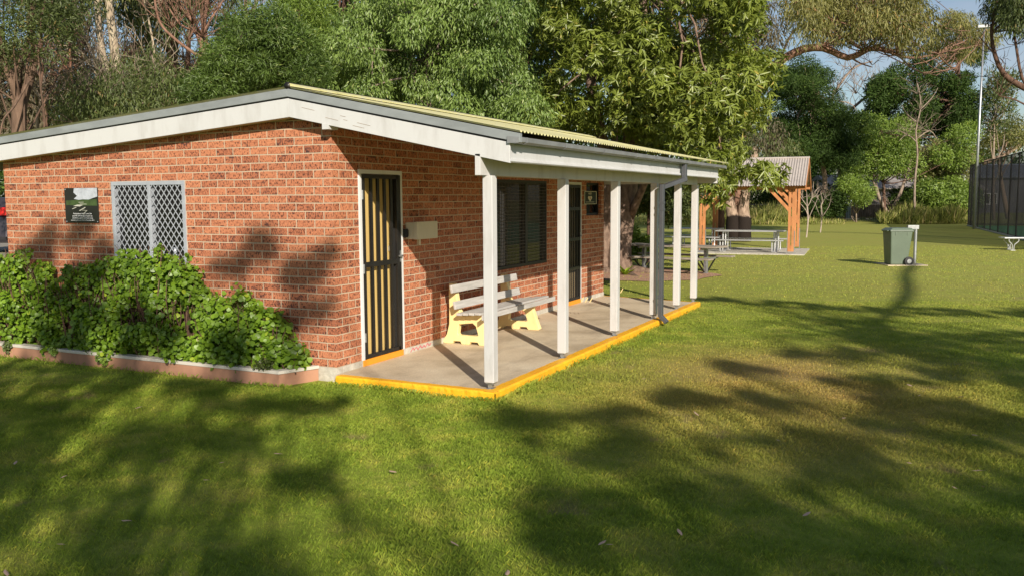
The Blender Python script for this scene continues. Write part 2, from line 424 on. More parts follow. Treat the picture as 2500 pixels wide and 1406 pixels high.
def crown_pts(clumps, n, shell=.55, flat=1.0):
    """random points in clump ellipsoids; returns points and outward directions"""
    C = np.array([c[:3] for c in clumps]); Rr = np.array([c[3] for c in clumps])
    wgt = Rr**2; idx = rng.choice(len(clumps), n, p=wgt/wgt.sum())
    d = unit(rng.normal(size=(n, 3)))
    rad = (shell + (1-shell)*rng.random(n)**.6)*(1+rng.normal(size=n)*.08)
    return C[idx] + d*(Rr[idx]*rad)[:, None]*np.array([1, 1, flat]), d, idx
def crown(name, clumps, n, mat, style, L0, W0, parent=None, shell=.5, flat=.85, vj=.5):
    off = np.array(parent.location) if parent is not None else np.zeros(3)
    clv = rng.random(len(clumps))*vj
    if style in ('rosette',):
        k = 8; nt_ = n//k
        P, d, idx = crown_pts(clumps, nt_, shell, flat)
        ax = unit(d + np.array([0, 0, .35]) + .35*rng.normal(size=(nt_, 3)))
        P = np.repeat(P, k, 0); ax = np.repeat(ax, k, 0); idx = np.repeat(idx, k)
        rd = rng.normal(size=P.shape); rd = unit(rd - ax*(rd*ax).sum(1, keepdims=True))
        Dr = unit(rd + ax*rng.uniform(-.1, .7, (len(P), 1)) + np.array([0, 0, -.55]))
        N = ax + .2*rng.normal(size=P.shape)
        tv = np.repeat(rng.random(nt_), k)*.35
    else:
        P, d, idx = crown_pts(clumps, n, shell, flat)
        tv = rng.random(n)*.2
        if style == 'droop':
            Dr = unit(d*.45 + np.array([0, 0, -.95]) + .38*rng.normal(size=P.shape)); N = d + .5*rng.normal(size=P.shape)
        elif style == 'spray':      # clusters of fine leaves fanning from twigs
            Dr = unit(d*.6 + .75*rng.normal(size=P.shape) + np.array([0, 0, -.15])); N = d + .5*rng.normal(size=P.shape)
        elif style == 'up':
            Dr = unit(d*.7 + np.array([0, 0, .4]) + .5*rng.normal(size=P.shape)); N = d + .6*rng.normal(size=P.shape)
        elif style == 'face':       # broad leaves turned outwards/upwards
            N = unit(d + np.array([.15, -.45, .5]) + .62*rng.normal(size=P.shape)); Dr = np.cross(N, rng.normal(size=P.shape)) + np.array([0, 0, -.3])
    m_ = len(P)
    Ln = L0*rng.uniform(.6, 1.25, m_); Wd = W0*rng.uniform(.7, 1.2, m_)
    V, T, per = leaves(P - off, Dr, N, Ln, Wd, 'round' if style == 'face' else 'leaf')
    v = np.clip(.12 + clv[idx] + tv + rng.random(m_)*.32, 0, .8)
    v[rng.random(m_) < .025] = 1.0
    return fast_mesh(name, V, T, mat, parent, np.repeat(v, per))
def inpoly(x, y, poly):
    c = False; n = len(poly); j = n-1
    for i in range(n):
        xi, yi = poly[i]; xj, yj = poly[j]
        if (yi > y) != (yj > y) and x < (xj-xi)*(y-yi)/(yj-yi+1e-9)+xi: c = not c
        j = i
    return c
def fill(poly, D0, D1, n, r0, r1):
    """n foliage clumps (world x,y,z,r) spread through the volume that poly outlines between depths D0 and D1"""
    xs = [p[0] for p in poly]; ys = [p[1] for p in poly]; out = []; best = []
    tries = 0
    while len(out) < n and tries < 6000:
        tries += 1
        x = random.uniform(min(xs), max(xs)); y = random.uniform(min(ys), max(ys))
        if not inpoly(x, y, poly): continue
        D = random.uniform(D0, D1); p = W(x, y, D); r = random.uniform(r0, r1)
        if p[2] - r < G: continue
        if any((p[0]-q[0])**2+(p[1]-q[1])**2+(p[2]-q[2])**2 < (.55*(r+q[3])/2)**2*1.6 for q in out) and tries < 4000: continue
        out.append((*p, r))
    return out
def curve(a, b, bend=.12, n=7):
    a = Vector(a); b = Vector(b); L_ = (b-a).length
    o1 = Vector([random.uniform(-1, 1) for _ in range(3)])*L_*bend; o2 = Vector([random.uniform(-1, 1) for _ in range(3)])*L_*bend
    pts = []
    for i in range(n+1):
        t = i/n; pts.append(a.lerp(b, t) + o1*math.sin(math.pi*t) + o2*math.sin(2*math.pi*t)*.5)
    return pts
def taper(r0, r1, n, p=1.0): return [r0 + (r1-r0)*(i/(n-1))**p for i in range(n)]
def smooth_path(pts, k=3):
    pts = [Vector(p) for p in pts]; out = []
    for i in range(len(pts)-1):
        p0 = pts[max(i-1, 0)]; p1 = pts[i]; p2 = pts[i+1]; p3 = pts[min(i+2, len(pts)-1)]
        for j in range(k):
            t = j/k
            out.append(.5*((2*p1)+(-p0+p2)*t+(2*p0-5*p1+4*p2-p3)*t*t+(-p0+3*p1-3*p2+p3)*t**3))
    out.append(pts[-1]); return out
def limbs(mb, start, r, clumps, frac=1.0, rmin=.015, bend=.12, maxn=60):
    cl = [c for c in clumps if random.random() < frac][:maxn]
    for c in cl:
        a = Vector(start[random.randrange(len(start))]) if isinstance(start, list) else Vector(start)
        pts = curve(a, c[:3], bend); mb.tube(pts, taper(r, rmin, len(pts), .7), 6)
def wood(name, parent, mat, paths, n=9, jit=.06):
    """paths: list of (points, r0, r1)"""
    mb = MB()
    for pts, r0, r1 in paths:
        sp = smooth_path(pts); mb.tube(sp, taper(r0, r1, len(sp)), n, jit=jit)
    return mb
def twigs(mb, pts, n, length, r=.012, up=.3, spread=1.0):
    """bare twigs growing from given points"""
    for _ in range(n):
        a = Vector(pts[random.randrange(len(pts))])
        d = Vector((random.uniform(-1, 1)*spread, random.uniform(-1, 1)*spread, random.uniform(-.3, 1)+up)).normalized()
        L_ = length*random.uniform(.4, 1.1); b = a+d*L_
        p = curve(a, b, .15, 4); mb.tube(p, taper(r, r*.3, len(p)), 4)
        for _k in range(2):
            c = Vector(p[random.choice([2, 3])]); d2 = (d+Vector([random.uniform(-.8, .8) for _ in range(3)])).normalized()
            p2 = curve(c, c+d2*L_*.5, .15, 3); mb.tube(p2, taper(r*.6, r*.2, len(p2)), 4)

# ================================================================== SETTING
LF = Vector((0, 0, 0))
def ground():
    mb = MB(); xs = [-300, -60, -20, -8, 0, 8, 20, 60, 300]; ys = [-120, -40, -10, 0, 10, 30, 70, 140, 500]
    vs = [(x, y, G) for y in ys for x in xs]; n = len(xs)
    mb.add(vs, [(j*n+i, j*n+i+1, (j+1)*n+i+1, (j+1)*n+i) for j in range(len(ys)-1) for i in range(n-1)])
    return mb
tag(ground().build('lawn', 'lawn'), 'mown green lawn with dry patches reaching to the trees', 'lawn', kind='structure')
mb = MB()
pts = [(-1.15+2.1*math.cos(a)*random.uniform(.85, 1.1), 13.8+1.9*math.sin(a)*random.uniform(.85, 1.1)) for a in [i*2*math.pi/28 for i in range(28)]]
mb.add([(x, y, G+.012) for x, y in pts], [tuple(range(28))])
tag(mb.build('bark_mulch', 'mulch'), 'reddish bark mulch bed around the broad leafed tree', 'mulch', kind='structure')
mb = MB(); mb.add([(7.45, 56.0, G+.02), (10.6, 18, G+.02), (60, 20, G+.02), (60, 56.0, G+.02)], [(0, 1, 2, 3)])
tag(mb.build('tennis_court', 'court'), 'green tennis court surface behind the dark fence', 'tennis court', kind='structure')
mb = MB(); a = W(-60, 650, 24); mb.add([(-30, 8, G+.01), (-10, 8, G+.01), (-16, 26, G+.01), (-40, 26, G+.01)], [(0, 1, 2, 3)])
tag(mb.build('driveway', 'drive'), 'pale gravel driveway beyond the left end of the building', 'driveway', kind='structure')

# ================================================================== CLUBHOUSE
B = thing('clubhouse', (0, 0, 0), 'orange brick clubhouse with white barge boards and a posted porch', 'building')
PKX, PKZ = -0.41, 2.593          # underside of the barge at the ridge
def bz(x): return PKZ - (.2077*(x-PKX) if x > PKX else .0735*(PKX-x))
def wall(axis, u0, u1, z0, z1, t0, t1, holes):
    mb = MB(); us = sorted({u0, u1, *[h[0] for h in holes], *[h[1] for h in holes]})
    for a, b in zip(us[:-1], us[1:]):
        cuts = sorted([(h[2], h[3]) for h in holes if h[0] <= a+1e-6 and h[1] >= b-1e-6]); z = z0
        for c0, c1 in cuts + [(z1, z1)]:
            if c0 > z + 1e-6:
                if axis == 'x': mb.box(a, b, t0, t1, z, c0)
                else: mb.box(t0, t1, a, b, z, c0)
            z = c1
    return mb
HA = (-3.21, -2.04, 1.0, 1.972)
D1 = (.445, 1.29, 0.0, 2.072); WB = (3.73, 5.53, .73, 2.022); D2 = (6.16, 7.01, 0.0, 2.022); WC = (7.29, 8.07, 1.44, 2.022)
wa = wall('x', -5.15, 0, 0, 2.2, 0, .11, [HA])
wa.prism([(-5.15, 2.2), (0, 2.2), (0, bz(0)+.02), (PKX, PKZ+.02), (-5.15, bz(-5.15)+.02)], 1, 0, .11)
wa.build('front_wall', 'brick', B)
wb = wall('y', .11, 8.2, 0, bz(0)+.018, -.11, 0, [D1, WB, D2, WC])
wb.build('side_wall', 'brick', B)
r_ = MB(); r_.box(-5.15, -5.04, .11, 8.2, 0, 2.2).box(-5.04, -.11, 8.09, 8.2, 0, 2.2); r_.build('rear_wall', 'brick', B)
r_ = MB(); r_.box(-5.0, -.45, .45, .5, .0, 2.2).box(-.5, -.45, .5, 8.0, 0, 2.2); r_.build('dark_backing', 'dark', B)  # near-black backing, the unlit interior put into its colour
f = MB(); f.box(-5.155, .008, -.012, .10, G-.1, -.001).box(-.09, .010, .10, 8.205, G-.1, -.001); f.build('footing', 'footing', B, bevel=.004)
# brick sills and graffiti on footing
s_ = MB(); s_.box(HA[0]-.01, HA[1]+.01, -.02, .08, HA[2]-.06, HA[2]+.004); s_.build('window_sill', 'brick', B)
s_ = MB(); s_.box(-.08, .016, WB[0]-.01, WB[1]+.01, WB[2]-.06, WB[2]+.004); s_.build('window_sill', 'brick', B)
mb = MB(); zz_ = [(.0125, 1.42+i*.028, -.04+.018*((i*7) % 3-1)+.004*i % .02) for i in range(18)]
for a_, b_ in zip(zz_[:-1], zz_[1:]): mb.bar(a_, b_, .002, .012, up=(0, 0, 1))
mb.build('paint_mark', 'graffiti', B)
# porch slab with painted edge
SP = [(-.0, -.05), (1.80, -.05), (1.80, 7.72), (1.80, 7.82), (-.0, 8.16)]
mb = MB(); mb.prism([(.010, -.045), (1.80, -.045), (1.80, 7.80), (.010, 8.13)], 2, G-.1, SLAB); mb.build('porch_slab', 'slab', B)
def ragged(pts, w0, w1, n):
    out = []
    for i in range(n+1):
        t = i/n; out.append(t)
    return out
mb = MB()
def edge_strip(a, b, nrm, wd, n):
    """painted slab edge: top lip and worn side face"""
    a = Vector(a); b = Vector(b); nv = Vector(nrm); rows = []
    for i in range(n+1):
        p = a.lerp(b, i/n); j = random.uniform(-.007, .007); k = random.uniform(-.006, .006); k2 = random.uniform(-.01, .008)
        rows.append([p - nv*(wd*.5+j), p + nv*(wd*.38), p + nv*(wd*.5+k) - Vector((0, 0, .018)), p + nv*(wd*.5+k*.6) - Vector((0, 0, .062+k2)), p + nv*(wd*.42) - Vector((0, 0, .13))])
        rows[-1][0].z += .0; 
    vs = [tuple(q) for r in rows for q in r]
    mb.add(vs, [(i*5+j, i*5+j+1, (i+1)*5+j+1, (i+1)*5+j) for i in range(n) for j in range(4)])
zt = SLAB+.004
edge_strip((.06, -.055, zt), (1.915, -.075, zt), (0, -1, 0), .10, 50)
edge_strip((1.86, -.122, zt+.0015), (1.87, 7.83, zt+.0015), (1, 0, 0), .12, 160)
edge_strip((1.84, 7.80, zt-.001), (.02, 8.14, zt-.001), (.18, .98, 0), .05, 30)
mb.build('slab_edge', 'yellow', B)
for n_, d in (('door_step', D1), ('door_step', D2)):
    mb = MB(); mb.box(-.1, .022, d[0]+.01, d[1]-.03, SLAB, .004); mb.build(n_, 'orange', B, bevel=.004)
# --- doors
def door(d, panel, hinge):
    y0, y1, z0, z1 = d
    fr = MB(); fr.box(-.09, .018, y0, y0+.045, z0, z1).box(-.09, .018, y1-.045, y1, z0, z1).box(-.09, .018, y0+.045, y1-.045, z1-.045, z1)
    F_ = fr.build('door_frame', 'frame', B, bevel=.003)
    p = MB(); p.box(-.085, -.055, y0+.045, y1-.13, z0+.004, z1-.045); p.build('door_panel', panel, F_, world=False)
    p = MB(); p.box(-.085, -.006, y1-.13, y1-.047, z0+.004, z1-.047); p.build('door_gap_shade', 'dark', F_, world=False)  # black box that paints in the dark right side of the doorway
    s = MB(); a, b = y0+.048, y1-.048; w_ = .048
    s.box(-.004, .024, a, a+w_, z0+.012, z1-.05).box(-.004, .024, b-w_-(.035 if hinge else 0), b, z0+.012, z1-.05)
    s.box(-.004, .024, a+w_, b-w_, z1-.095, z1-.05).box(-.004, .024, a+w_, b-w_, z0+.012, z0+.055)
    rails = [1.04] if hinge else [1.57, 1.05, .55]
    for z in rails: s.box(-.003, .022, a+w_, b-w_, z-.028, z+.028)
    S_ = s.build('security_door', 'black', B, bevel=.003)
    n = 4 if hinge else 7
    s = MB()
    for i in range(n):
        y = a+w_+(b-a-2*w_)*(i+1)/(n+1); s.box(-.0025, .018, y-.021 if hinge else y-.010, y+.021 if hinge else y+.010, z0+.05, z1-.09)
    s.build('bars', 'black', S_, world=False)
    h = MB(); h.tube([(.024, b-.02, 1.10), (.055, b-.02, 1.10)], .012, 10).tube([(.05, b-.02, 1.10), (.058, b-.05, 1.10), (.05, b-.09, 1.10)], .009, 8).box(.022, .028, b-.035, b-.008, 1.03, 1.16)
    h.build('door_handle', 'galv', S_, world=False)
    if hinge:
        h = MB(); h.tube([(-.05, b-.14, 1.26), (-.02, b-.13, 1.24), (-.03, b-.13, 1.16), (-.02, b-.14, 1.08)], [.012, .014, .01, .014], 7).box(-.055, -.035, b-.16, b-.12, 1.16, 1.22); h.build('padlock', 'galv', S_, world=False)
        for z in (.25, 1.0, 1.8):
            h = MB(); h.tube([(.026, a-.002, z-.05), (.026, a-.002, z+.05)], .009, 8); h.build('hinge', 'galv', S_, world=False)
door(D1, 'doory', True); door(D2, 'tan', False)
# --- front window with diamond security grille
x0, x1, z0, z1 = HA; xm = -2.60
f = MB(); f.box(x0, x1, -.012, .05, z1-.045, z1).box(x0, x1, -.012, .05, z0, z0+.045).box(x0, x0+.045, -.012, .05, z0+.045, z1-.045).box(x1-.045, x1, -.012, .05, z0+.045, z1-.045).box(xm-.022, xm+.022, -.011, .05, z0+.045, z1-.045)
FW_ = f.build('window', 'silver', B, bevel=.002)
def diamonds(xa, xb, za, zb, pw=.085, ph=.105, wd=.0095):
    g = MB(); sl_ = ph/pw
    for s in (1, -1):
        k = -40
        while k < 60:
            c = k*ph
            # line z = za + c + s*sl_*(x-xa)
            P_ = []
            for x in (xa, xb):
                z = za+c+s*sl_*(x-xa)
                if za <= z <= zb: P_.append((x, z))
            for z in (za, zb):
                x = xa+(z-za-c)/(s*sl_)
                if xa < x < xb: P_.append((x, z))
            if len(P_) >= 2:
                P_.sort(); (ax_, az), (bx, bz_) = P_[0], P_[-1]
                if abs(ax_-bx) > .01: g.bar((ax_, -.004-.0015*s, az), (bx, -.004-.0015*s, bz_), wd, .004, up=(0, 1, 0))
            k += 1
    return g
g = diamonds(x0+.045, xm-.022, z0+.045, z1-.045)
g.build('grille', 'silver', FW_, world=False)
diamonds(xm+.022, x1-.045, z0+.045, z1-.045).build('grille', 'silver', FW_, world=False)
g = MB(); g.box(x0+.02, x1-.02, .052, .062, z0+.01, z1-.01); g.build('pane', 'glass', FW_, world=False)
g = MB(); g.tube([(-2.28, .048, 1.05), (-2.28, .048, 1.17), (-2.28, .048, 1.2)], [.022, .02, .012], 10).tube([(-2.31, .048, 1.2), (-2.25, .048, 1.2)], .012, 8); g.build('bottle_on_ledge', 'silver', FW_, world=False)
# --- side window, mesh screen
def side_window(d, mull, mesh, frame_m, rec):
    y0, y1, z0, z1 = d
    f = MB(); t = .04
    f.box(-rec-.04, -rec+.01, y0, y1, z1-t, z1).box(-rec-.04, -rec+.01, y0, y1, z0, z0+t).box(-rec-.04, -rec+.01, y0, y0+t, z0+t, z1-t).box(-rec-.04, -rec+.01, y1-t, y1, z0+t, z1-t)
    if mull: f.box(-rec-.039, -rec+.009, mull-.035, mull+.035, z0+t, z1-t)
    o = f.build('window', frame_m, B, bevel=.002)
    g = MB(); g.box(-rec-.06, -rec-.045, y0+.01, y1-.01, z0+.01, z1-.01); g.build('pane', 'glass', o, world=False)
    if mesh:
        g = MB(); y = y0+t
        while y < y1-t: g.box(-rec-.002, -rec+.003, y-.0036, y+.0036, z0+t, z1-t); y += .05
        z = z0+t
        while z < z1-t: g.box(-rec+.0032, -rec+.007, y0+t, y1-t, z-.0028, z+.0028); z += .05
        g.build('security_mesh', 'mesh', o, world=False)
side_window(WB, 4.76, True, 'black', .01)
side_window(WC, 0, False, 'black', .07)
# --- roof, barge, fascia, gutter
mb = MB(); mb.prism([(PKX, PKZ), (-6.1, bz(-6.1)), (-6.1, bz(-6.1)+.19), (PKX, PKZ+.19)], 1, -.150, -.125)
o = mb.build('barge_board', 'white', B, bevel=.003)
mb = MB(); mb.prism([(PKX+.001, PKZ+.001), (PKX+.001, PKZ+.186), (2.10, bz(2.10)+.186), (2.10, bz(2.10)+.001)], 1, -.152, -.125)
o = mb.build('barge_board', 'white', B, bevel=.003)
for k in range(6):                    # peeling flakes and knots near the ridge
    x = PKX+.06+.8*random.random(); z = bz(x)+random.uniform(.03, .14); L_ = random.uniform(.04, .16)
    mb = MB(); mb.bar((x, -.1525, z), (x+L_, -.1525, z-L_*.24), .0025, .0035, up=(0, 0, 1)); mb.build('paint_crack', 'twig', B)
mb = MB(); mb.prism([(PKX, PKZ+.205), (-6.12, bz(-6.12)+.205), (-6.12, bz(-6.12)+.285), (PKX, PKZ+.285)], 1, -.168, -.120)
mb.build('barge_capping', 'cap', B, bevel=.002)
mb = MB(); mb.prism([(PKX+.001, PKZ+.205), (PKX+.001, PKZ+.285), (2.21, bz(2.21)+.285), (2.21, bz(2.21)+.205)], 1, -.168, -.120)
mb.build('barge_capping', 'cap', B, bevel=.002)
mb = MB(); mb.prism([(PKX, PKZ+.19), (-6.1, bz(-6.1)+.19), (-6.1, bz(-6.1)+.205), (PKX, PKZ+.205)], 1, -.145, -.12); mb.prism([(PKX, PKZ+.186), (PKX, PKZ+.205), (2.1, bz(2.1)+.205), (2.1, bz(2.1)+.186)], 1, -.145, -.12)
mb.build('shadow_line_strip', 'black', B)  # black strip painting the shadow line between barge board and capping
def corr(xa, xb, ya, yb, zf, pitch=.076, amp=.009, name='roof_sheet', mat='roof', parent=None, nx=6):
    n = int((yb-ya)/pitch*8); vs = []; 
    for i in range(n+1):
        y = ya+(yb-ya)*i/n; dz = amp*math.cos(2*math.pi*(y-ya)/pitch)
        for k in range(nx+1):
            x = xa+(xb-xa)*k/nx; vs.append((x, y, zf(x)+dz))
    mb = MB(); mb.add(vs, [(i*(nx+1)+k, i*(nx+1)+k+1, (i+1)*(nx+1)+k+1, (i+1)*(nx+1)+k) for i in range(n) for k in range(nx)])
    return mb.build(name, mat, parent, smooth=True)
corr(PKX, 2.205, -.165, 8.45, lambda x: bz(x)+.302, parent=B)
corr(-6.1, PKX, -.165, 8.45, lambda x: bz(x)+.302, parent=B)
mb = MB(); mb.tube([(PKX, -.17, PKZ+.315), (PKX, 8.46, PKZ+.315)], .035, 12); mb.build('ridge_capping', 'black', B, smooth=True)
mb = MB(); mb.prism([(PKX+.02, PKZ+.31), (PKX+.16, PKZ+.285), (PKX+.16, PKZ+.295), (PKX+.02, PKZ+.34)], 1, -.16, 8.46); mb.build('ridge_capping', 'roof', B)
mb = MB(); mb.prism([(0.0, bz(0)+.022), (2.06, bz(2.06)+.022), (2.06, bz(2.06)+.034), (0.0, bz(0)+.034)], 1, -.12, 8.35)
mb.build('porch_ceiling', 'soffit', B)
mb = MB()
for xa, xb in ((-6.0, PKX), (PKX, 0.0)): mb.prism([(xa, bz(xa)+.004), (xb, bz(xb)+.004), (xb, bz(xb)+.016), (xa, bz(xa)+.016)], 1, -.123, .0)
mb.prism([(0.0, bz(0)+.004), (2.05, bz(2.05)+.004), (2.05, bz(2.05)+.016), (0.0, bz(0)+.016)], 1, -.123, -.06)
mb.build('soffit', 'soffit', B)
mb = MB(); mb.box(-6.1, -6.08, -.12, 8.4, bz(-6.1), bz(-6.1)+.28).box(-6.08, 2.06, 8.38, 8.40, 2.0, 2.2); mb.build('rear_fascia', 'white', B)
mb = MB(); mb.box(PKX+.42, PKX+.50, -.156, 0, bz(PKX+.46)-.045, bz(PKX+.46)+.01); mb.build('rafter_end', 'white', B)
mb = MB(); FX = 2.085
mb.prism([(FX-.022, 2.088), (FX-.012, 2.079), (FX+.010, 2.079), (FX+.020, 2.09), (FX+.016, 2.11), (FX, 2.115), (FX, 2.27), (FX-.022, 2.27)], 1, -.150, 8.32)
mb.build('fascia', 'white', B)
def gutter():
    mb = MB(); a = FX+.001; t = .003
    prof = [(a, 2.315), (a, 2.252), (a+.085, 2.246), (a+.112, 2.262), (a+.116, 2.300), (a+.104, 2.306)]
    inner = [(a+.103, 2.302), (a+.112, 2.297), (a+.109, 2.266), (a+.083, 2.250), (a+t, 2.256), (a+t, 2.315)]
    mb.prism(prof+inner, 1, -.175, 8.46)
    mb.prism([(a, 2.25), (a+.116, 2.25), (a+.116, 2.30), (a, 2.315)], 1, -.178, -.1755); mb.prism([(a, 2.25), (a+.116, 2.25), (a+.116, 2.30), (a, 2.315)], 1, 8.461, 8.464)
    return mb
GU = gutter().build('gutter', 'gutter', B)
for y in (0.0, .95, 2.1, 3.3, 4.1, 4.9, 5.9, 6.7, 7.6):
    mb = MB(); a = FX+.001; mb.prism([(a, 2.248), (a+.088, 2.240), (a+.118, 2.258), (a+.121, 2.305), (a+.118, 2.305), (a+.115, 2.26), (a+.087, 2.244), (a, 2.252)], 1, y-.012, y+.012); mb.build('gutter_bracket', 'gutter', GU, world=False)
mb = MB(); pa = [(2.15, 5.78, 2.25), (2.15, 5.78, 2.04)]
mb.bar(pa[0], (2.15, 5.78, 1.985), .10, .062, up=(1, 0, 0)); mb.bar((2.165, 5.785, 2.03), (1.93, 5.33, 1.90), .088, .06, up=(0, 0, 1)); mb.bar((1.95, 5.29, 1.945), (1.95, 5.29, -.0), .095, .06, up=(1, 0, 0))
mb.bar((1.945, 5.29, .01), (2.05, 5.28, -.085), .094, .058, up=(1, 0, .5))
DP = mb.build('downpipe', 'pipe', B, bevel=.006)
for za_ in (1.66, 1.56, .28):
    mb = MB(); mb.box(1.918, 1.984, 5.24, 5.34, za_, za_+.035); mb.build('pipe_strap', 'pipe', DP, world=False)
mb = MB(); mb.box(1.742, 1.798, -.152, 8.02, 1.968, bz(1.77)+.025); mb.build('porch_beam', 'post', B, bevel=.003)
for y in (.03, 1.84, 3.64, 5.42, 6.72, 7.84):
    mb = MB(); mb.box(1.750, 1.852, y-.051, y+.051, SLAB+.06+random.uniform(0, .01), 1.967)
    P_ = mb.build('porch_post', 'post', B, bevel=.006)
    mb = MB(); mb.tube([(1.80, y, SLAB), (1.80, y, SLAB+.06)], .016, 8).box(1.765, 1.835, y-.045, y+.045, SLAB, SLAB+.008).box(1.76, 1.84, y-.04, y+.04, SLAB+.052, SLAB+.06).disc((1.80, y-.02, SLAB+.03), (0, 1, 0), .024, 12, .012)
    mb.build('post_stirrup', 'galv', P_, world=False)

# ================================================================== things on the walls
def text_mesh(body, size, loc, rot, mat, parent, name, ext=.0008, align='CENTER'):
    cu = bpy.data.curves.new('t', 'FONT'); cu.body = body; cu.size = size; cu.align_x = align; cu.extrude = ext; cu.offset = size*.012; cu.resolution_u = 2
    t = bpy.data.objects.new('t', cu); col.objects.link(t)
    bpy.context.view_layer.update()
    me = bpy.data.meshes.new_from_object(t.evaluated_get(bpy.context.evaluated_depsgraph_get()))
    bpy.data.objects.remove(t); me.materials.clear(); me.materials.append(M[mat])
    o = bpy.data.objects.new(name, me); col.objects.link(o)
    o.parent = parent; o.location = Vector(loc)-Vector(parent.location); o.rotation_euler = rot
    return o
PL = thing('plaque', (-3.735, 0, 1.485), 'black photo plaque with white writing fixed left of the grilled window', 'plaque')
mb = MB(); mb.box(-4.025, -3.445, -.010, 0, 1.485, 1.906); mb.build('board', 'sign', PL, bevel=.002)
def flat(mat, poly, y, name): mb = MB(); mb.prism(poly, 1, y-.0006, y); return mb.build(name, mat, PL)
xl, xr = -4.02, -3.45
flat('signsky', [(xl+.17, 1.903), (xr, 1.903), (xr, 1.80), (-3.52, 1.785), (-3.60, 1.765), (-3.70, 1.768), (-3.78, 1.762), (-3.86, 1.775), (-3.80, 1.81), (-3.86, 1.85)], -.0104, 'printed_sky')
flat('signgrass', [(xl+.02, 1.755), (xr-.01, 1.77), (xr-.01, 1.69), (xl+.02, 1.70)], -.0104, 'printed_grass')
for po in ([(-3.78, 1.735), (-3.69, 1.736), (-3.69, 1.731), (-3.78, 1.730)], [(-3.76, 1.716), (-3.64, 1.713), (-3.64, 1.708), (-3.76, 1.710)], [(-3.88, 1.688), (-3.80, 1.705), (-3.70, 1.702), (-3.76, 1.682)], [(-3.90, 1.655), (-3.83, 1.675), (-3.82, 1.670), (-3.89, 1.650)], [(-3.78, 1.634), (-3.67, 1.676), (-3.66, 1.668), (-3.76, 1.628)], [(-3.73, 1.640), (-3.63, 1.636), (-3.69, 1.600), (-3.70, 1.604), (-3.65, 1.632), (-3.73, 1.636)]):
    flat('signline', po, -.0108, 'printed_line')
for i, s in enumerate(["The Shoalhaven Heads Tennis Club", "gratefully acknowledges the generous", "contribution made by Cel Butler to the", "resurfacing of courts 3 & 4 in December 2012"]):
    text_mesh(s, .0228 if i < 3 else .0218, (-3.725, -.0105, 1.588-i*.026), (R(90), 0, 0), 'text', PL, 'lettering')
for x, z in ((-4.005, 1.50), (-3.465, 1.50), (-4.005, 1.89), (-3.465, 1.89)):
    mb = MB(); mb.disc((x, -.011, z), (0, 1, 0), .007, 8, .003); mb.build('screw', 'silver', PL)

AE = thing('defibrillator_sign', (.0, 7.46, 1.64), 'small dark green defibrillator sign with a cream heart over the far window', 'sign')
mb = MB(); mb.box(.004, .012, 7.16, 7.77, 1.64, 1.87); mb.build('board', 'aed', AE, bevel=.001)
mb = MB(); ya, yb, za, zb = 7.16, 7.77, 1.64, 1.87
mb.box(.0122, .0135, ya, yb, zb-.010, zb).box(.0122, .0135, ya, yb, za, za+.010).box(.0122, .0135, ya, ya+.024, za+.010, zb-.010).box(.0122, .0135, yb-.024, yb, za+.010, zb-.010).box(.0122, .0135, ya+.08, yb-.12, 1.675, 1.682)
mb.build('border', 'aedline', AE)
hx = [(7.44+.10*16*math.sin(t)**3/16, 1.755+.0037*(13*math.cos(t)-5*math.cos(2*t)-2*math.cos(3*t)-math.cos(4*t))) for t in [i*2*math.pi/40 for i in range(40)]]
mb = MB(); mb.prism([(y, z-.012) for y, z in hx], 0, .0122, .0136); mb.build('heart', 'aedline', AE)
mb = MB(); mb.prism([(7.40, 1.775), (7.47, 1.75), (7.45, 1.744), (7.50, 1.715), (7.42, 1.745), (7.44, 1.751)], 0, .0138, .0146); mb.build('lightning_bolt', 'red', AE)
t_ = text_mesh("AED", .052, (.0125, 7.44, 1.812), (R(90), 0, R(90)), 'aedline', AE, 'lettering'); t_.scale = (1.8, 1, 1)

LB = thing('letter_box', (0, 1.6, 1.28), 'cream metal letter box on the side wall beside the yellow door', 'letter box')
mb = MB(); mb.box(0.001, .115, 1.37, 1.83, 1.285, 1.480); mb.build('body', 'cream', LB, bevel=.004)
mb = MB(); mb.box(.118, .165, 1.366, 1.834, 1.281, 1.486); mb.build('lid', 'cream', LB, bevel=.004)
mb = MB(); mb.box(0.0, .03, 1.62, 1.66, 1.20, 1.285); mb.build('cable_entry', 'cream', LB)
MT = thing('key_safe', (0, 1.33, 1.30), 'small black key safe beside the cream letter box', 'key safe')
mb = MB(); mb.box(0.001, .045, 1.296, 1.362, 1.305, 1.405); mb.build('body', 'black', MT, bevel=.006)
mb = MB(); mb.box(.045, .053, 1.305, 1.353, 1.32, 1.39).disc((.054, 1.33, 1.31), (1, 0, 0), .006, 8, .006); mb.build('cover', 'rubber', MT)

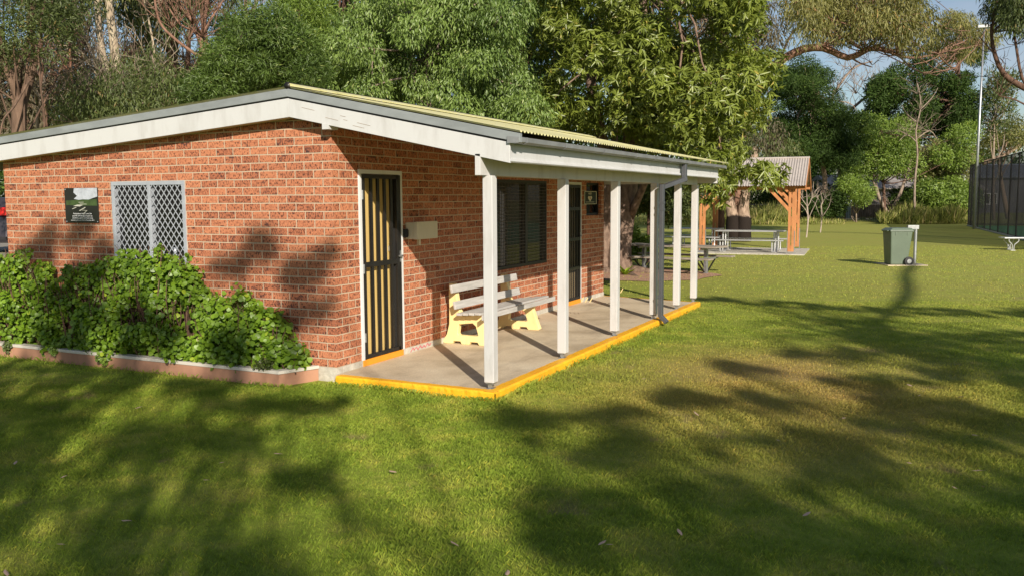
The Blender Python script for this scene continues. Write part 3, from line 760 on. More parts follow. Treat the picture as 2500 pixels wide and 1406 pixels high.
# ================================================================== BENCH on the porch
BN = thing('porch_bench', (.35, 3.0, SLAB), 'bench with yellow moulded ends and weathered grey slats on the porch', 'bench')
def bench_end(y):
    z = SLAB
    outer = [(.02, z), (.14, z), (.155, z+.035), (.255, z+.035), (.27, z), (.38, z), (.395, z+.035), (.50, z+.035), (.52, z), (.68, z), (.70, z+.02), (.66, z+.12), (.60, z+.29), (.63, z+.375), (.60, z+.395),
             (.29, z+.36), (.24, z+.44), (.21, z+.60), (.18, z+.76), (.10, z+.76), (.095, z+.62), (.10, z+.45), (.095, z+.25), (.06, z+.12), (.0, z+.03)]
    hole = [(.22, z+.13), (.235, z+.25), (.43, z+.275), (.475, z+.24), (.51, z+.13), (.49, z+.115), (.24, z+.115)]
    # make ring polygon by splitting left/right through the hole
    mb = MB(); t0, t1 = y-.04, y+.04
    left = [outer[i] for i in (0, 1, 2, 3, 4)] + [(.33, z)] + [(.33, z+.115), (.24, z+.115), (.22, z+.13), (.235, z+.25), (.33, z+.262)] + [(.33, z+.3645)] + [outer[i] for i in range(15, 25)]
    right = [(.33, z), (.38, z)] + outer[6:15] + [(.33, z+.3645), (.33, z+.262), (.43, z+.275), (.475, z+.24), (.51, z+.13), (.49, z+.115), (.33, z+.115)]
    mb.prism(left, 1, t0, t1); mb.prism(right, 1, t0, t1)
    o = mb.build('bench_end', 'bench', BN, bevel=.008)
    mb = MB()       # moulded ribs under the seat
    for x in (.40, .47, .54): mb.bar((x-.03, y-.043, z+.30), (x+.01, y-.043, z+.372), .012, .012)
    mb.build('rib', 'bench', o, world=False)
bench_end(2.24); bench_end(3.70)
z = SLAB
for x, zz in ((.13, .735), (.175, .535)):
    mb = MB(); mb.bar((x+.085, 2.05, z+zz-.03), (x+.085, 3.93, z+zz-.03), .03, .10, up=(-.2, 0, 1)); mb.build('back_slat', 'slat', BN, bevel=.005)
for i in range(4):
    mb = MB(); x = .31+.088*i; mb.bar((x, 2.07, z+.395+.006*i), (x, 3.95+.08*i, z+.395+.006*i), .075, .03); mb.build('seat_slat', 'slat', BN, bevel=.005)
mb = MB(); mb.box(.655, .668, 2.02, 4.30, z+.345, z+.41); mb.build('seat_slat', 'slat', BN, bevel=.004)

# ================================================================== PLANTER and shrubs
PT = thing('garden_bed', (-3, -.2, G), 'low rendered brick garden bed with pale capping along the front wall', 'planter')
mb = MB(); mb.prism([(-7.2, -.445), (-.40, -.445), (-.23, -.015), (-.34, -.015), (-.46, -.345), (-7.2, -.345)], 2, G-.05, -.022); mb.build('wall', 'planter', PT)
mb = MB(); mb.prism([(-7.2, -.452), (-.392, -.452), (-.215, -.018), (-.34, -.018), (-.468, -.338), (-7.2, -.338)], 2, -.020, .014); mb.build('capping', 'plantercap', PT, bevel=.004)
mb = MB(); mb.add([(-7.2, -.34, -.04), (-.46, -.34, -.04), (-.33, -.014, -.04), (-7.2, -.014, -.04)], [(0, 1, 2, 3)]); mb.build('soil', 'soil', PT)
def shrub(label, spec, n, L0, base):
    t = thing('garden_shrub', base, label, 'shrub')
    crown('foliage', spec, n, 'l_bush', 'face', L0, L0, t, shell=.45, flat=1.0, vj=.35)
    mb = MB()
    for c in spec:
        for _ in range(3):
            b = Vector((c[0]+random.uniform(-.08, .08), -.2+random.uniform(-.08, .08), -.04)); e = Vector(c[:3])+Vector([random.uniform(-.1, .1) for _ in range(3)])
            p = curve(b, e, .12, 5); mb.tube(p, taper(.008, .003, len(p)), 5)
    mb.build('stems', 'bark_dark', t)
def hedge(prof, n):
    """clumps along the bed under a height profile [(x, top)...]"""
    out = []
    xs = [p[0] for p in prof]
    for _ in range(n):
        x = random.uniform(xs[0], xs[-1]); top = float(np.interp(x, xs, [p[1] for p in prof])); r = random.uniform(.10, .19)
        y = random.uniform(-.34, -.10); z = random.uniform(.02, max(.06, top-r*.9))
        # lower clumps bulge forward over the capping
        y -= max(0, .05*(1-z/max(top, .2))); z = max(z, r*.55)
        out.append((x, y, z, r))
    for k in range(int((xs[-1]-xs[0])/.16)):
        x = xs[0]+.16*k+.05; top = float(np.interp(x, xs, [p[1] for p in prof])); out.append((x+random.uniform(-.05, .05), -.25+random.uniform(-.1, .1), top-.10+random.uniform(-.05, .07), .12))
    for k in range(int((xs[-1]-xs[0])/.11)):      # single shoots standing clear of the mass
        x = random.uniform(xs[0], xs[-1]); top = float(np.interp(x, xs, [p[1] for p in prof])); out.append((x, -.25+random.uniform(-.12, .1), top+random.uniform(-.02, .09), .045))
    return out
random.seed(21)
shrub('leafy green shrub at the left end of the garden bed', hedge([(-6.6, .9), (-5.6, 1.0), (-4.97, .97), (-4.45, 1.08), (-4.2, .95), (-3.95, .72)], 80), 11500, .046, (-4.8, -.22, -.04))
shrub('tall dark green shrub in the garden bed reaching up to the grilled window', hedge([(-3.95, .62), (-3.6, .95), (-3.2, .98), (-2.8, 1.12), (-2.1, 1.16), (-1.8, 1.05), (-1.6, .72), (-1.45, .5)], 115), 17500, .048, (-2.6, -.22, -.04))
shrub('bright green rounded shrub at the right corner of the garden bed', hedge([(-1.62, .52), (-1.4, .60), (-1.14, .78), (-.95, .66), (-.7, .64), (-.5, .48), (-.36, .2)], 58), 7000, .052, (-.95, -.22, -.04))
t = thing('ground_creeper', (-4.9, -.44, .0), 'grey green creeper spilling over the capping at the left of the bed', 'creeper')
crown('foliage', [(-4.95, -.47, .02, .08), (-4.85, -.48, -.04, .06), (-4.6, -.47, .0, .07), (-5.1, -.46, .03, .08)], 420, 'l_gum', 'face', .03, .03, t)
t = thing('trailing_sprig', (-2.95, -.46, .0), 'leafy sprig trailing over the capping below the tall shrub', 'creeper')
crown('foliage', [(-2.95, -.48, -.01, .06), (-2.9, -.48, -.06, .045), (-3.75, -.48, .0, .05)], 200, 'l_shrub', 'face', .035, .035, t)
t = thing('succulent_clump', (-.62, -.42, .03), 'small blue grey succulent at the corner of the garden bed', 'succulent')
crown('foliage', [(-.58, -.42, .06, .07), (-.68, -.42, .04, .05)], 260, 'l_gum', 'up', .035, .02, t)

# ================================================================== BIN
def place(name, px, py, D, label, cat, group=None, ang=0.0):
    p = W(px, py, D); return thing(name, (p[0], p[1], G), label, cat, group, -YAW*-1 + ang if False else ang)
IMG = math.atan2(RT[1], RT[0])          # heading of the picture's horizontal
BI = thing('wheelie_bin', (4.63, 19.32, G), 'green wheeled bin standing on the lawn against a steel post', 'bin', rot=IMG)
def taperbox(x0, x1, y0, y1, z0, X0, X1, Y0, Y1, z1):
    mb = MB(); mb.add([(x0, y0, z0), (x1, y0, z0), (x0, y1, z0), (x1, y1, z0), (X0, Y0, z1), (X1, Y0, z1), (X0, Y1, z1), (X1, Y1, z1)], [(0, 2, 3, 1), (4, 5, 7, 6), (0, 1, 5, 4), (2, 6, 7, 3), (0, 4, 6, 2), (1, 3, 7, 5)]); return mb
mb = taperbox(-.27, .20, -.22, .22, .03, -.32, .29, -.28, .28, .95); mb.build('bin_body', 'binplastic', BI, bevel=.03, world=False)
mb = MB(); mb.box(-.34, .31, -.30, .30, .93, .965); mb.build('rim', 'binplastic', BI, bevel=.012, world=False)
mb = taperbox(-.36, .30, -.31, .31, .965, -.26, .27, -.25, .25, 1.035); mb.box(-.385, -.34, -.2, .2, .94, .975); LD = mb.build('lid', 'binplastic', BI, bevel=.014, world=False)
mb = MB(); mb.tube([(.33, -.24, .99), (.33, .24, .99)], .016, 8); mb.bar((.28, -.2, .99), (.335, -.2, .99), .03, .03).bar((.28, .2, .99), (.335, .2, .99), .03, .03); mb.build('handle', 'binplastic', BI, world=False)
for s in (-1, 1):
    mb = MB(); mb.disc((.20, s*.285, .125), (0, 1, 0), .125, 24, .05); wh = mb.build('wheel', 'rubber', BI, bevel=.01, world=False)
    mb = MB(); mb.disc((.20, s*.315, .125), (0, 1, 0), .06, 16, .012); mb.build('hub', 'galv', wh, world=False)
for x in (-.18, .14):
    mb = MB(); mb.box(x-.012, x+.012, -.287, -.27, .84, .93); mb.build('rib', 'binplastic', BI, world=False)
BP = thing('bin_post', (5.06, 19.93, G), 'galvanised post with a bracket holding the green bin', 'post', rot=IMG)
mb = MB(); mb.tube([(0, 0, 0), (0, 0, 1.02)], .042, 12).box(-.11, .11, -.10, .10, 0, .012); mb.build('post', 'galv', BP, world=False)
mb = MB(); mb.box(-.24, .07, -.05, .05, .98, 1.09); mb.build('bracket', 'galv', BP, bevel=.006, world=False)
BS = thing('concrete_pad', (4.7, 19.4, G), 'thin concrete pad under the green bin', 'concrete pad', rot=IMG)
mb = MB(); mb.box(-.48, .62, -.36, .62, -.02, .025); mb.build('pad', 'slab', BS, bevel=.004, world=False)

# ================================================================== SHELTER
SA = math.atan2(.08, .997)
SH = thing('picnic_shelter', (1.25, 22.9, G), 'orange timber picnic shelter with a pitched corrugated roof', 'shelter', rot=SA)
# local frame: origin front right post, -x to the left, +y to the back
WD_, DP_ = 2.9, 3.0
mb = MB(); mb.prism([(-WD_-.35, -.35), (.45, -.35), (.45, DP_+.3), (-WD_-.35, DP_+.3)], 2, -.05, .03); mb.build('floor_slab', 'footing', SH, world=False)
for x, y in ((0, 0), (-WD_, 0), (0, DP_), (-WD_, DP_)):
    mb = MB()
    s = 1 if x == 0 else -1
    mb.box(x-.10, x-.015, y-.045, y+.045, .10, 2.22).box(x+.015, x+.10, y-.045, y+.045, .10, 2.22).box(x-.015, x+.015, y-.04, y+.04, .95, 1.25).box(x-.015, x+.015, y-.04, y+.04, .10, .30)
    P_ = mb.build('post', 'timber', SH, bevel=.004, world=False)
    mb = MB(); mb.box(x-.12, x-.102, y-.04, y+.04, .03, .78).box(x+.102, x+.12, y-.04, y+.04, .03, .78).box(x-.16, x+.16, y-.12, y+.12, .03, .045); mb.build('post_base', 'galv', P_, world=False)
for y in (-.07, DP_+.07):
    mb = MB(); mb.box(-WD_-.35, .42, y-.022, y+.022, 2.16, 2.32); mb.build('beam', 'timber', SH, bevel=.004, world=False)
for x in (-.06, -WD_+.06):
    mb = MB(); mb.box(x-.02, x+.02, -.2, DP_+.2, 2.18, 2.30); mb.build('beam', 'timber', SH, bevel=.004, world=False)
for y in (-.02, DP_+.02):
    for s, x in ((-1, 0), (1, -WD_)):
        mb = MB(); mb.bar((x+s*.06, y, 1.45), (x+s*.72, y, 2.17), .045, .10, up=(0, 0, 1)); mb.bar((x+s*.06, y+.02, 1.78), (x+s*.42, y+.02, 2.17), .045, .08, up=(0, 0, 1)); mb.build('brace', 'timber', SH, bevel=.003, world=False)
ym = DP_/2; RZ, EZ = 3.22, 2.26
def roofz(y): return RZ - abs(y-ym)*(RZ-EZ)/(ym+.38)
for ya, yb in ((-.38, ym), (ym, DP_+.38)):
    n = int((WD_+1.05)/.085*8); vs = []
    for i in range(n+1):
        x = -WD_-.55+(WD_+1.0)*i/n; dz = .013*math.cos(2*math.pi*i/8)
        for y in (ya, yb): vs.append((x, y, roofz(y)+dz))
    mb = MB(); mb.add(vs, [(2*i, 2*i+1, 2*i+3, 2*i+2) for i in range(n)]); mb.build('roof_sheet', 'zinc', SH, smooth=True, world=False)
mb = MB(); mb.tube([(-WD_-.56, ym, RZ+.01), (.46, ym, RZ+.01)], .04, 10); mb.build('ridge_cap', 'zinc', SH, world=False)
for x in (.44, -WD_-.54):
    mb = MB()
    for a, b in (((x, -.42, EZ-.11), (x, ym, RZ-.09)), ((x, DP_+.42, EZ-.11), (x, ym, RZ-.09))): mb.bar(a, b, .03, .16, up=(0, 0, 1))
    mb.build('gable_board', 'timber', SH, world=False)

# ================================================================== TABLES
def alu_table(name, loc, rot, label, group, L_=2.28, mat='alu'):
    t = thing(name, loc, label, 'picnic table', group, rot)
    for i, y in enumerate((-.26, 0, .26)):
        mb = MB(); mb.box(-L_/2, L_/2, y-.125, y+.125, .72, .76); mb.build('tabletop_plank', mat, t, bevel=.006, world=False)
    for s in (-1, 1):
        mb = MB(); mb.box(-L_/2-.05, L_/2+.05, s*.70-.13, s*.70+.13, .43, .465); mb.build('seat', mat, t, bevel=.006, world=False)
    for x in (-L_/2+.28, L_/2-.28):
        mb = MB()
        for s in (-1, 1):
            for dx in (-.045, .045):
                mb.tube(smooth_path([(x+dx, s*.22, .72), (x+dx, s*.22, .25), (x+dx, s*.25, .10), (x+dx, s*.36, .045), (x+dx, s*.62, .04), (x+dx, s*.70, .08), (x+dx, s*.72, .18), (x+dx, s*.72, .43)], 3), .024, 8)
        mb.tube([(x, -.3, .70), (x, .3, .70)], .02, 6)
        mb.build('leg_frame', 'alu', t, world=False)
    return t
p = W(1832, 600, 30.6)
alu_table('aluminium_table', (p[0], p[1], G), IMG-.42, 'long aluminium picnic table with benches under the timber shelter', 'aluminium picnic tables')
p = W(1700, 600, 33.2)
alu_table('aluminium_table', (p[0], p[1], G), IMG-.42, 'aluminium picnic table partly hidden behind the left shelter post', 'aluminium picnic tables', 1.9)
a = Vector(W(1538, 592, 23.3)); b = Vector(W(1763, 601, 21.8)); c_ = (a+b)/2; ang = math.atan2(b.y-a.y, b.x-a.x)
WT = thing('timber_table', (c_.x, c_.y, G), 'weathered grey timber picnic table standing on bark mulch', 'picnic table', rot=ang)
Lh = (b-a).length/2; TH = .70
for y in (-.24, 0, .24):
    mb = MB(); mb.box(-Lh, Lh+.03*y, y-.11, y+.11, TH-.045, TH); mb.build('tabletop_plank', 'greytimber', WT, bevel=.006, world=False)
for s in (-1, 1):
    mb = MB(); mb.box(-Lh-.06, Lh+.02, s*.68-.14, s*.68+.14, .39, .43); mb.build('seat', 'greytimber', WT, bevel=.006, world=False)
for x in (-Lh+.42, Lh-.42):
    mb = MB(); mb.box(x-.04, x+.04, -.05, .05, 0, TH-.045); mb.bar((x, -.72, .37), (x, .72, .37), .05, .05).bar((x, -.3, TH-.07), (x, .3, TH-.07), .05, .05)
    mb.build('leg', 'galv', WT, bevel=.003, world=False)
    mb = MB(); mb.bar((x, 0, .1), (x-.35*(1 if x > 0 else -1), 0, TH-.06), .03, .03).bar((x, -.1, .05), (x, -.6, .37), .03, .03).bar((x, .1, .05), (x, .6, .37), .03, .03); mb.build('strut', 'black', WT, world=False)
p = W(2475, 612, 30.85)
CB = thing('court_bench', (p[0]+.50, p[1]+.25, G), 'low aluminium bench with curved legs beside the tennis court fence', 'bench', rot=IMG-.12)
for y in (-.14, .14):
    mb = MB(); mb.box(-.95, .95, y-.13, y+.13, .42, .455); mb.build('seat_plank', 'alu', CB, bevel=.006, world=False)
for x in (-.62, .62):
    mb = MB()
    for s in (-1, 1): mb.tube(smooth_path([(x-.16, s*.2, .42), (x-.15, s*.2, .32), (x-.04, s*.17, .20), (x-.03, s*.15, .02)], 4), .02, 8).tube(smooth_path([(x+.16, s*.2, .42), (x+.15, s*.2, .32), (x+.04, s*.17, .20), (x+.03, s*.15, .02)], 4), .02, 8)
    mb.box(x-.08, x+.08, -.2, .2, 0, .02); mb.build('leg', 'alu', CB, world=False)

# ================================================================== COURT FENCE, LAMP, FAR FENCES, HOUSES
CF = thing('court_fence', (7.35, 56.0, G), 'tall dark mesh tennis court fence at the right edge', 'fence')
FP = [(7.35, 56.02), (7.46, 54.68), (7.74, 51.35), (7.97, 48.57), (8.16, 46.34), (8.38, 43.61), (8.64, 40.57), (8.82, 38.38), (9.02, 35.96), (9.24, 33.34), (9.46, 30.7), (9.7, 28.0)]
FH = 3.82
mb = MB(); mb.add([(FP[0][0], FP[0][1], G+.05), (FP[-1][0], FP[-1][1], G+.05), (FP[-1][0], FP[-1][1], G+FH), (FP[0][0], FP[0][1], G+FH)], [(0, 1, 2, 3)])
mb.add([(FP[0][0], FP[0][1], G+.05), (40, 58, G+.05), (40, 58, G+FH), (FP[0][0], FP[0][1], G+FH)], [(0, 1, 2, 3)]); mb.build('netting', 'netting', CF)
for x, y in FP:
    mb = MB(); mb.tube([(x-.03, y, G), (x-.03, y, G+FH+.02)], .032, 8); mb.build('fence_post', 'black', CF)
mb = MB(); mb.tube([(FP[0][0], FP[0][1], G+FH), (FP[-1][0], FP[-1][1], G+FH)], .028, 6).tube([(FP[0][0], FP[0][1], G+.08), (FP[-1][0], FP[-1][1], G+.08)], .024, 6); mb.build('rail', 'black', CF)
mb = MB(); mb.bar((FP[0][0]-.06, FP[0][1], G+.03), (FP[-1][0]-.06, FP[-1][1], G+.03), .05, .07); mb.build('kerb', 'footing', CF)
LP = thing('floodlight_pole', (7.48, 49.85, G), 'tall slender white floodlight pole beside the court fence', 'light pole')
mb = MB(); mb.tube([(7.48, 49.85, G), (7.49, 49.88, 5), (7.52, 49.95, 11.15)], [.085, .07, .045], 12); mb.build('pole', 'galv', LP, smooth=True)
mb = MB(); mb.box(7.20, 7.92, 49.75, 50.15, 11.12, 11.28); mb.build('floodlight', 'frame', LP, bevel=.03)
def pickets(name, a, b, h, n, mat, label, cat, rail=True, wd=.03):
    a = Vector(a); b = Vector(b); t = thing(name, tuple(a), label, cat)
    mb = MB()
    for i in range(n+1):
        p = a.lerp(b, i/n); mb.box(p.x-wd/2, p.x+wd/2, p.y-.012, p.y+.012, G+.05, G+h)
    mb.build('pickets', mat, t)
    mb = MB(); mb.bar((a.x, a.y, G+.2), (b.x, b.y, G+.2), .04, .04).bar((a.x, a.y, G+h-.15), (b.x, b.y, G+h-.15), .04, .04); mb.build('rail', mat, t)
    mb = MB(); k = max(2, int((b-a).length/2.4))
    for i in range(k+1):
        p = a.lerp(b, i/k); mb.box(p.x-.04, p.x+.04, p.y-.04, p.y+.04, G, G+h+.08)
    mb.build('fence_post', mat, t)
a = W(1630, 540, 68); b = W(2175, 540, 67)
pickets('picket_fence', (a[0], a[1], G), (b[0], b[1], G), 1.45, 130, 'black', 'black steel picket fence behind the far edge of the lawn', 'fence')
a = W(2080, 530, 76); b = W(2230, 530, 76)
pickets('paling_fence', (a[0], a[1], G), (b[0], b[1], G), 1.25, 44, 'paling', 'brown timber paling fence in front of the dark house', 'fence', wd=.105)
def house(name, px, D, wdt, dep, h, rh, wallm, roofm, label, dz=0, ang=0.0):
    p = W(px, 540, D); t = thing(name, (p[0], p[1], G), label, 'house', rot=IMG+ang)
    mb = MB(); mb.box(-wdt/2, wdt/2, 0, dep, 0, h); mb.build('wall', wallm, t, world=False)
    mb = MB(); mb.prism([(-.5, h-.05), (dep/2, h+rh), (dep+.5, h-.05), (dep+.5, h-.15), (-.5, h-.15)], 0, -wdt/2-.4, wdt/2+.4); mb.build('roof', roofm, t, world=False)
    for x in (-wdt*.25, wdt*.2):
        mb = MB(); mb.box(x-.7, x+.7, -.04, .0, 1.0, 2.1); w_ = mb.build('window', 'glass', t, world=False)
        mb = MB(); mb.box(x-.75, x+.75, -.06, -.041, 2.1, 2.18).box(x-.75, x+.75, -.06, -.041, .93, 1.0).box(x-.78, x-.70, -.06, -.041, 1.0, 2.1).box(x+.70, x+.78, -.06, -.041, 1.0, 2.1).box(x-.03, x+.03, -.06, -.041, 1.0, 2.1); mb.build('frame', 'frame', w_, world=False)
    return t
house('house', 2150, 84, 9.0, 7, 2.7, 1.3, 'housewall', 'houseroof', 'dark walled house with a pale roof behind the picket fence', 0, .05)
house('house', 2300, 92, 8.0, 7, 2.6, 1.4, 'housewall', 'houseroof', 'low house with a brown roof behind the shrubs')
house('house', 2480, 98, 12.0, 8, 4.0, 1.5, 'housewall', 'blueroof', 'house with a blue grey roof rising over the court fence')
p = W(2070, 530, 78); SD = thing('garden_shed', (p[0], p[1], G), 'pale green garden shed behind the picket fence', 'shed', rot=IMG)
mb = MB(); mb.box(-.45, .55, 0, 2, 0, 1.75); mb.build('wall', 'shed', SD, world=False)
mb = MB(); mb.prism([(-.1, 1.75), (1, 1.95), (2.1, 1.75)], 0, -.6, .7); mb.build('roof', 'zinc', SD, world=False)
for px, D, y0, lab in ((2262, 86, 390, 'thin white pole with a crossbar above the far brown roof'), (2355, 88, 372, 'thin white pole against the sky left of the floodlight pole')):
    p = W(px, 440, D); h = W(px, y0-5, D)[2]
    t = thing('mast', (p[0], p[1], G), lab, 'mast'); mb = MB(); mb.tube([(p[0], p[1], G), (p[0], p[1], h)], .06, 6); mb.build('pole', 'frame', t)
# parked car beyond the left end of the building
p = W(54, 606, 34.2); CR = thing('parked_car', (p[0], p[1], G+.06), 'dark grey parked car with a red tail lamp at the left edge', 'car', rot=math.atan2(-_cy, -_sy)-.06); CR.scale = (1.12, 1.12, 1.12)
prof = [(-2.2, .35), (-2.25, .85), (-1.3, 1.02), (-.55, 1.72), (1.5, 1.76), (2.05, 1.05), (2.12, .45), (2.1, .3)]
mb = MB(); mb.prism([(x, z) for x, z in prof], 1, -.88, .88); CBD = mb.build('body', 'carpaint', CR, bevel=.06, world=False)
for s in (-1, 1):
    mb = MB(); mb.prism([(-1.15, 1.04), (-.5, 1.62), (1.4, 1.66), (1.75, 1.08)], 1, s*.885, s*.90); mb.build('side_window', 'glass', CR, world=False)
    mb = MB(); mb.box(1.80, 2.10, s*.60, s*.885, 1.18, 1.44); mb.build('tail_lamp', 'red', CR, bevel=.02, world=False)
    for x in (-1.4, 1.35):
        mb = MB(); mb.disc((x, s*.80, .33), (0, 1, 0), .34, 24, .22); wh = mb.build('wheel', 'rubber', CR, world=False)
        mb = MB(); mb.disc((x, s*.915, .33), (0, 1, 0), .20, 14, .02); mb.build('rim', 'galv', wh, world=False)
mb = MB(); mb.box(-2.26, 2.15, -.87, .87, .40, .50); mb.build('bumper', 'rubber', CR, world=False)

# ================================================================== TREES
def tree(name, label, base, paths, bark_m, clumps, n, leafm_, style, L0, W0, limb_r=.05, frac=.6, shell=.45, starts=None, group=None, cat='tree', nside=9, bare=None, flat=.85, vj=.5):
    t = thing(name, base, label, cat, group)
    mb = wood('trunk', t, bark_m, paths, nside)
    if clumps:
        st = starts or [p for p in smooth_path(paths[0][0])[-5:]]
        limbs(mb, [tuple(s) for s in st], limb_r, clumps, frac, maxn=90)
    if bare: twigs(mb, *bare)
    mb.build('trunk', bark_m, t, smooth=True)
    if n: crown('crown', clumps, n, leafm_, style, L0, W0, t, shell=shell, flat=flat, vj=vj)
    return t
random.seed(5)
# broad leafed tree behind the end of the building
cl = fill([(1262, 290), (1290, 200), (1330, 90), (1300, -90), (1900, -90), (1880, 60), (1840, 110), (1900, 130), (1850, 200), (1870, 300), (1905, 410), (1870, 440), (1790, 440), (1750, 410), (1690, 385), (1500, 350), (1380, 320)], 18.5, 24, 135, .34, .66)
cl += [(*W(x, y, D), r) for x, y, D, r in ((1740, 430, 20.5, .35), (1770, 455, 20.3, .28), (1725, 470, 20.4, .25), (1755, 485, 20.2, .2), (1830, 430, 20.5, .3), (1700, 440, 21, .25), (1860, 420, 20.3, .3))]
base = (-1.74, 14.2, G)
tree('broad_leafed_tree', 'large broad leafed evergreen tree rising behind the far end of the porch', base,
     [([(-1.7, 14.15, G-.1), (-1.72, 14.2, .6), (-1.55, 14.3, 2.0), W(1545, 300, 22), W(1560, 120, 21.5), W(1580, -60, 21)], .36, .10),
      ([(-2.05, 14.1, G-.1), (-2.1, 14.1, 1.0), W(1486, 430, 22.3), W(1450, 250, 22), W(1420, 60, 22)], .26, .09),
      ([(-1.5, 14.0, G-.05), (-1.2, 13.5, G+.0), (-.8, 13.0, G-.04)], .16, .03), ([(-1.9, 14.0, G), (-2.1, 13.4, G+.02), (-2.2, 12.6, G-.04)], .16, .03),
      ([(-1.4, 14.2, G+.05), (-.8, 14.1, G+.02), (-.2, 13.9, G-.04)], .15, .03), ([(-1.5, 14.3, 1.2), W(1600, 400, 21.5), W(1700, 330, 21)], .11, .05)],
     'bark_shade', cl, 76000, 'l_broad', 'rosette', .195, .048, .04, .3, shell=.6, vj=.45)
# drooping tree behind the roof
cl = fill([(765, 190), (800, 110), (880, 30), (900, -80), (1262, -80), (1265, 60), (1235, 160), (1280, 200), (1295, 310), (1150, 285), (1000, 260), (850, 235)], 18, 22.5, 130, .32, .6)
tree('drooping_tree', 'dense tree with drooping mid green leaves behind the middle of the roof', W(1040, 600, 20)[:2]+(G,),
     [([W(1040, 640, 20)[:2]+(G,), W(1035, 300, 20.5), W(1050, 100, 20.5), W(1060, -40, 21)], .24, .08)], 'bark_grey', cl, 88000, 'l_droop', 'droop', .115, .034, .04, .4, shell=.55)
# wattles behind the ridge
cl = fill([(415, 262), (450, 195), (520, 170), (535, 70), (600, 35), (720, 60), (775, 180), (800, 230), (700, 215), (560, 245)], 16.5, 20, 72, .28, .5)
tree('wattle_tree', 'bushy wattle with fine curved green leaves behind the ridge of the roof', W(640, 600, 18)[:2]+(G,),
     [([W(640, 650, 18)[:2]+(G,), W(630, 300, 18), W(620, 120, 18.2)], .12, .04)], 'bark_grey', cl, 62000, 'l_wattle', 'spray', .11, .020, .03, .5, shell=.5)
cl = fill([(690, -40), (770, -50), (800, 60), (800, 120), (860, 200), (780, 210), (745, 150), (705, 60)], 20, 23, 32, .35, .65)
tree('wattle_tree', 'yellow green feathery wattle left of the drooping tree', W(760, 600, 22)[:2]+(G,),
     [([W(750, 650, 22)[:2]+(G,), W(755, 300, 22), W(760, 20, 22)], .12, .05)], 'bark_dark', cl, 15000, 'l_shrub', 'spray', .14, .024, .03, .5)
# pale twin stem gum
cl = fill([(150, 330), (170, 230), (240, 180), (330, 130), (430, 140), (450, 200), (420, 280), (300, 310)], 17, 21, 44, .35, .6)
tree('understory_bush', 'loose olive green bush behind the left part of the roof', W(300, 600, 19)[:2]+(G,),
     [([W(300, 650, 19)[:2]+(G,), W(310, 300, 19), W(320, 200, 19)], .07, .03)], 'bark_grey', cl, 16000, 'l_gum', 'droop', .11, .022, .015, .6, shell=.3, bare=([W(200, 260, 18), W(260, 240, 18), W(330, 230, 19), W(180, 300, 18)], 46, 1.5, .014, .5))
cl = fill([(200, -160), (330, -160), (340, -60), (220, -50)], 20, 24, 14, .5, .9)
tree('pale_gum_tree', 'pale barked gum with two slender straight stems behind the roof', W(290, 600, 21)[:2]+(G,),
     [([W(295, 650, 21)[:2]+(G,), W(290, 260, 21), W(283, 150, 21), W(272, 60, 21), W(262, -60, 21), W(262, -160, 21)], .13, .075),
      ([W(290, 300, 21), W(272, 210, 21), W(255, 150, 20.9), W(241, 60, 20.9), W(232, -60, 21)], .085, .06),
      ([W(283, 200, 21), W(250, 180, 20.5), W(200, 130, 20), W(160, 90, 19.6)], .025, .015)], 'bark_pale', cl, 3500, 'l_olive', 'droop', .15, .03, .04, .8)
# dark forked gum at far left
cl = fill([(-120, -90), (190, -90), (170, 60), (120, 110), (60, 95), (20, 150), (-120, 160)], 15, 18, 34, .35, .6)
tree('forked_gum_tree', 'dark forked gum trunk at the left edge above the roof', W(45, 600, 16)[:2]+(G,),
     [([W(42, 650, 16)[:2]+(G,), W(45, 330, 16), W(52, 240, 16)], .14, .12),
      ([W(52, 260, 16), W(32, 200, 16), W(8, 150, 16), W(-12, 60, 16), W(-30, -60, 16)], .09, .06),
      ([W(54, 255, 16), W(80, 170, 16.1), W(88, 120, 16.1), W(72, 60, 16), W(84, 0, 16), W(90, -60, 16)], .085, .035),
      ([W(70, 200, 15.9), W(35, 260, 15.5), W(10, 290, 15.2), W(0, 330, 15)], .022, .012)], 'bark_tree', cl, 16000, 'l_gum', 'spray', .11, .024, .02, .35, shell=.35)
# heavy dark gum
cl = fill([(300, -90), (470, -90), (470, 20), (440, 100), (380, 110), (330, 60)], 23, 27, 26, .5, .9)
tree('dark_gum_tree', 'thick dark stringy barked gum behind the left of the roof', W(425, 600, 25)[:2]+(G,),
     [([W(425, 650, 25)[:2]+(G,), W(424, 225, 25), W(420, 120, 25), W(425, 20, 25), W(418, -90, 25)], .19, .13),
      ([W(424, 140, 25), W(385, 95, 24.8), W(340, 62, 24.6), W(280, 20, 24.5)], .08, .04)], 'bark_dark', cl, 6500, 'l_gum', 'droop', .17, .036, .05, .7, shell=.3)
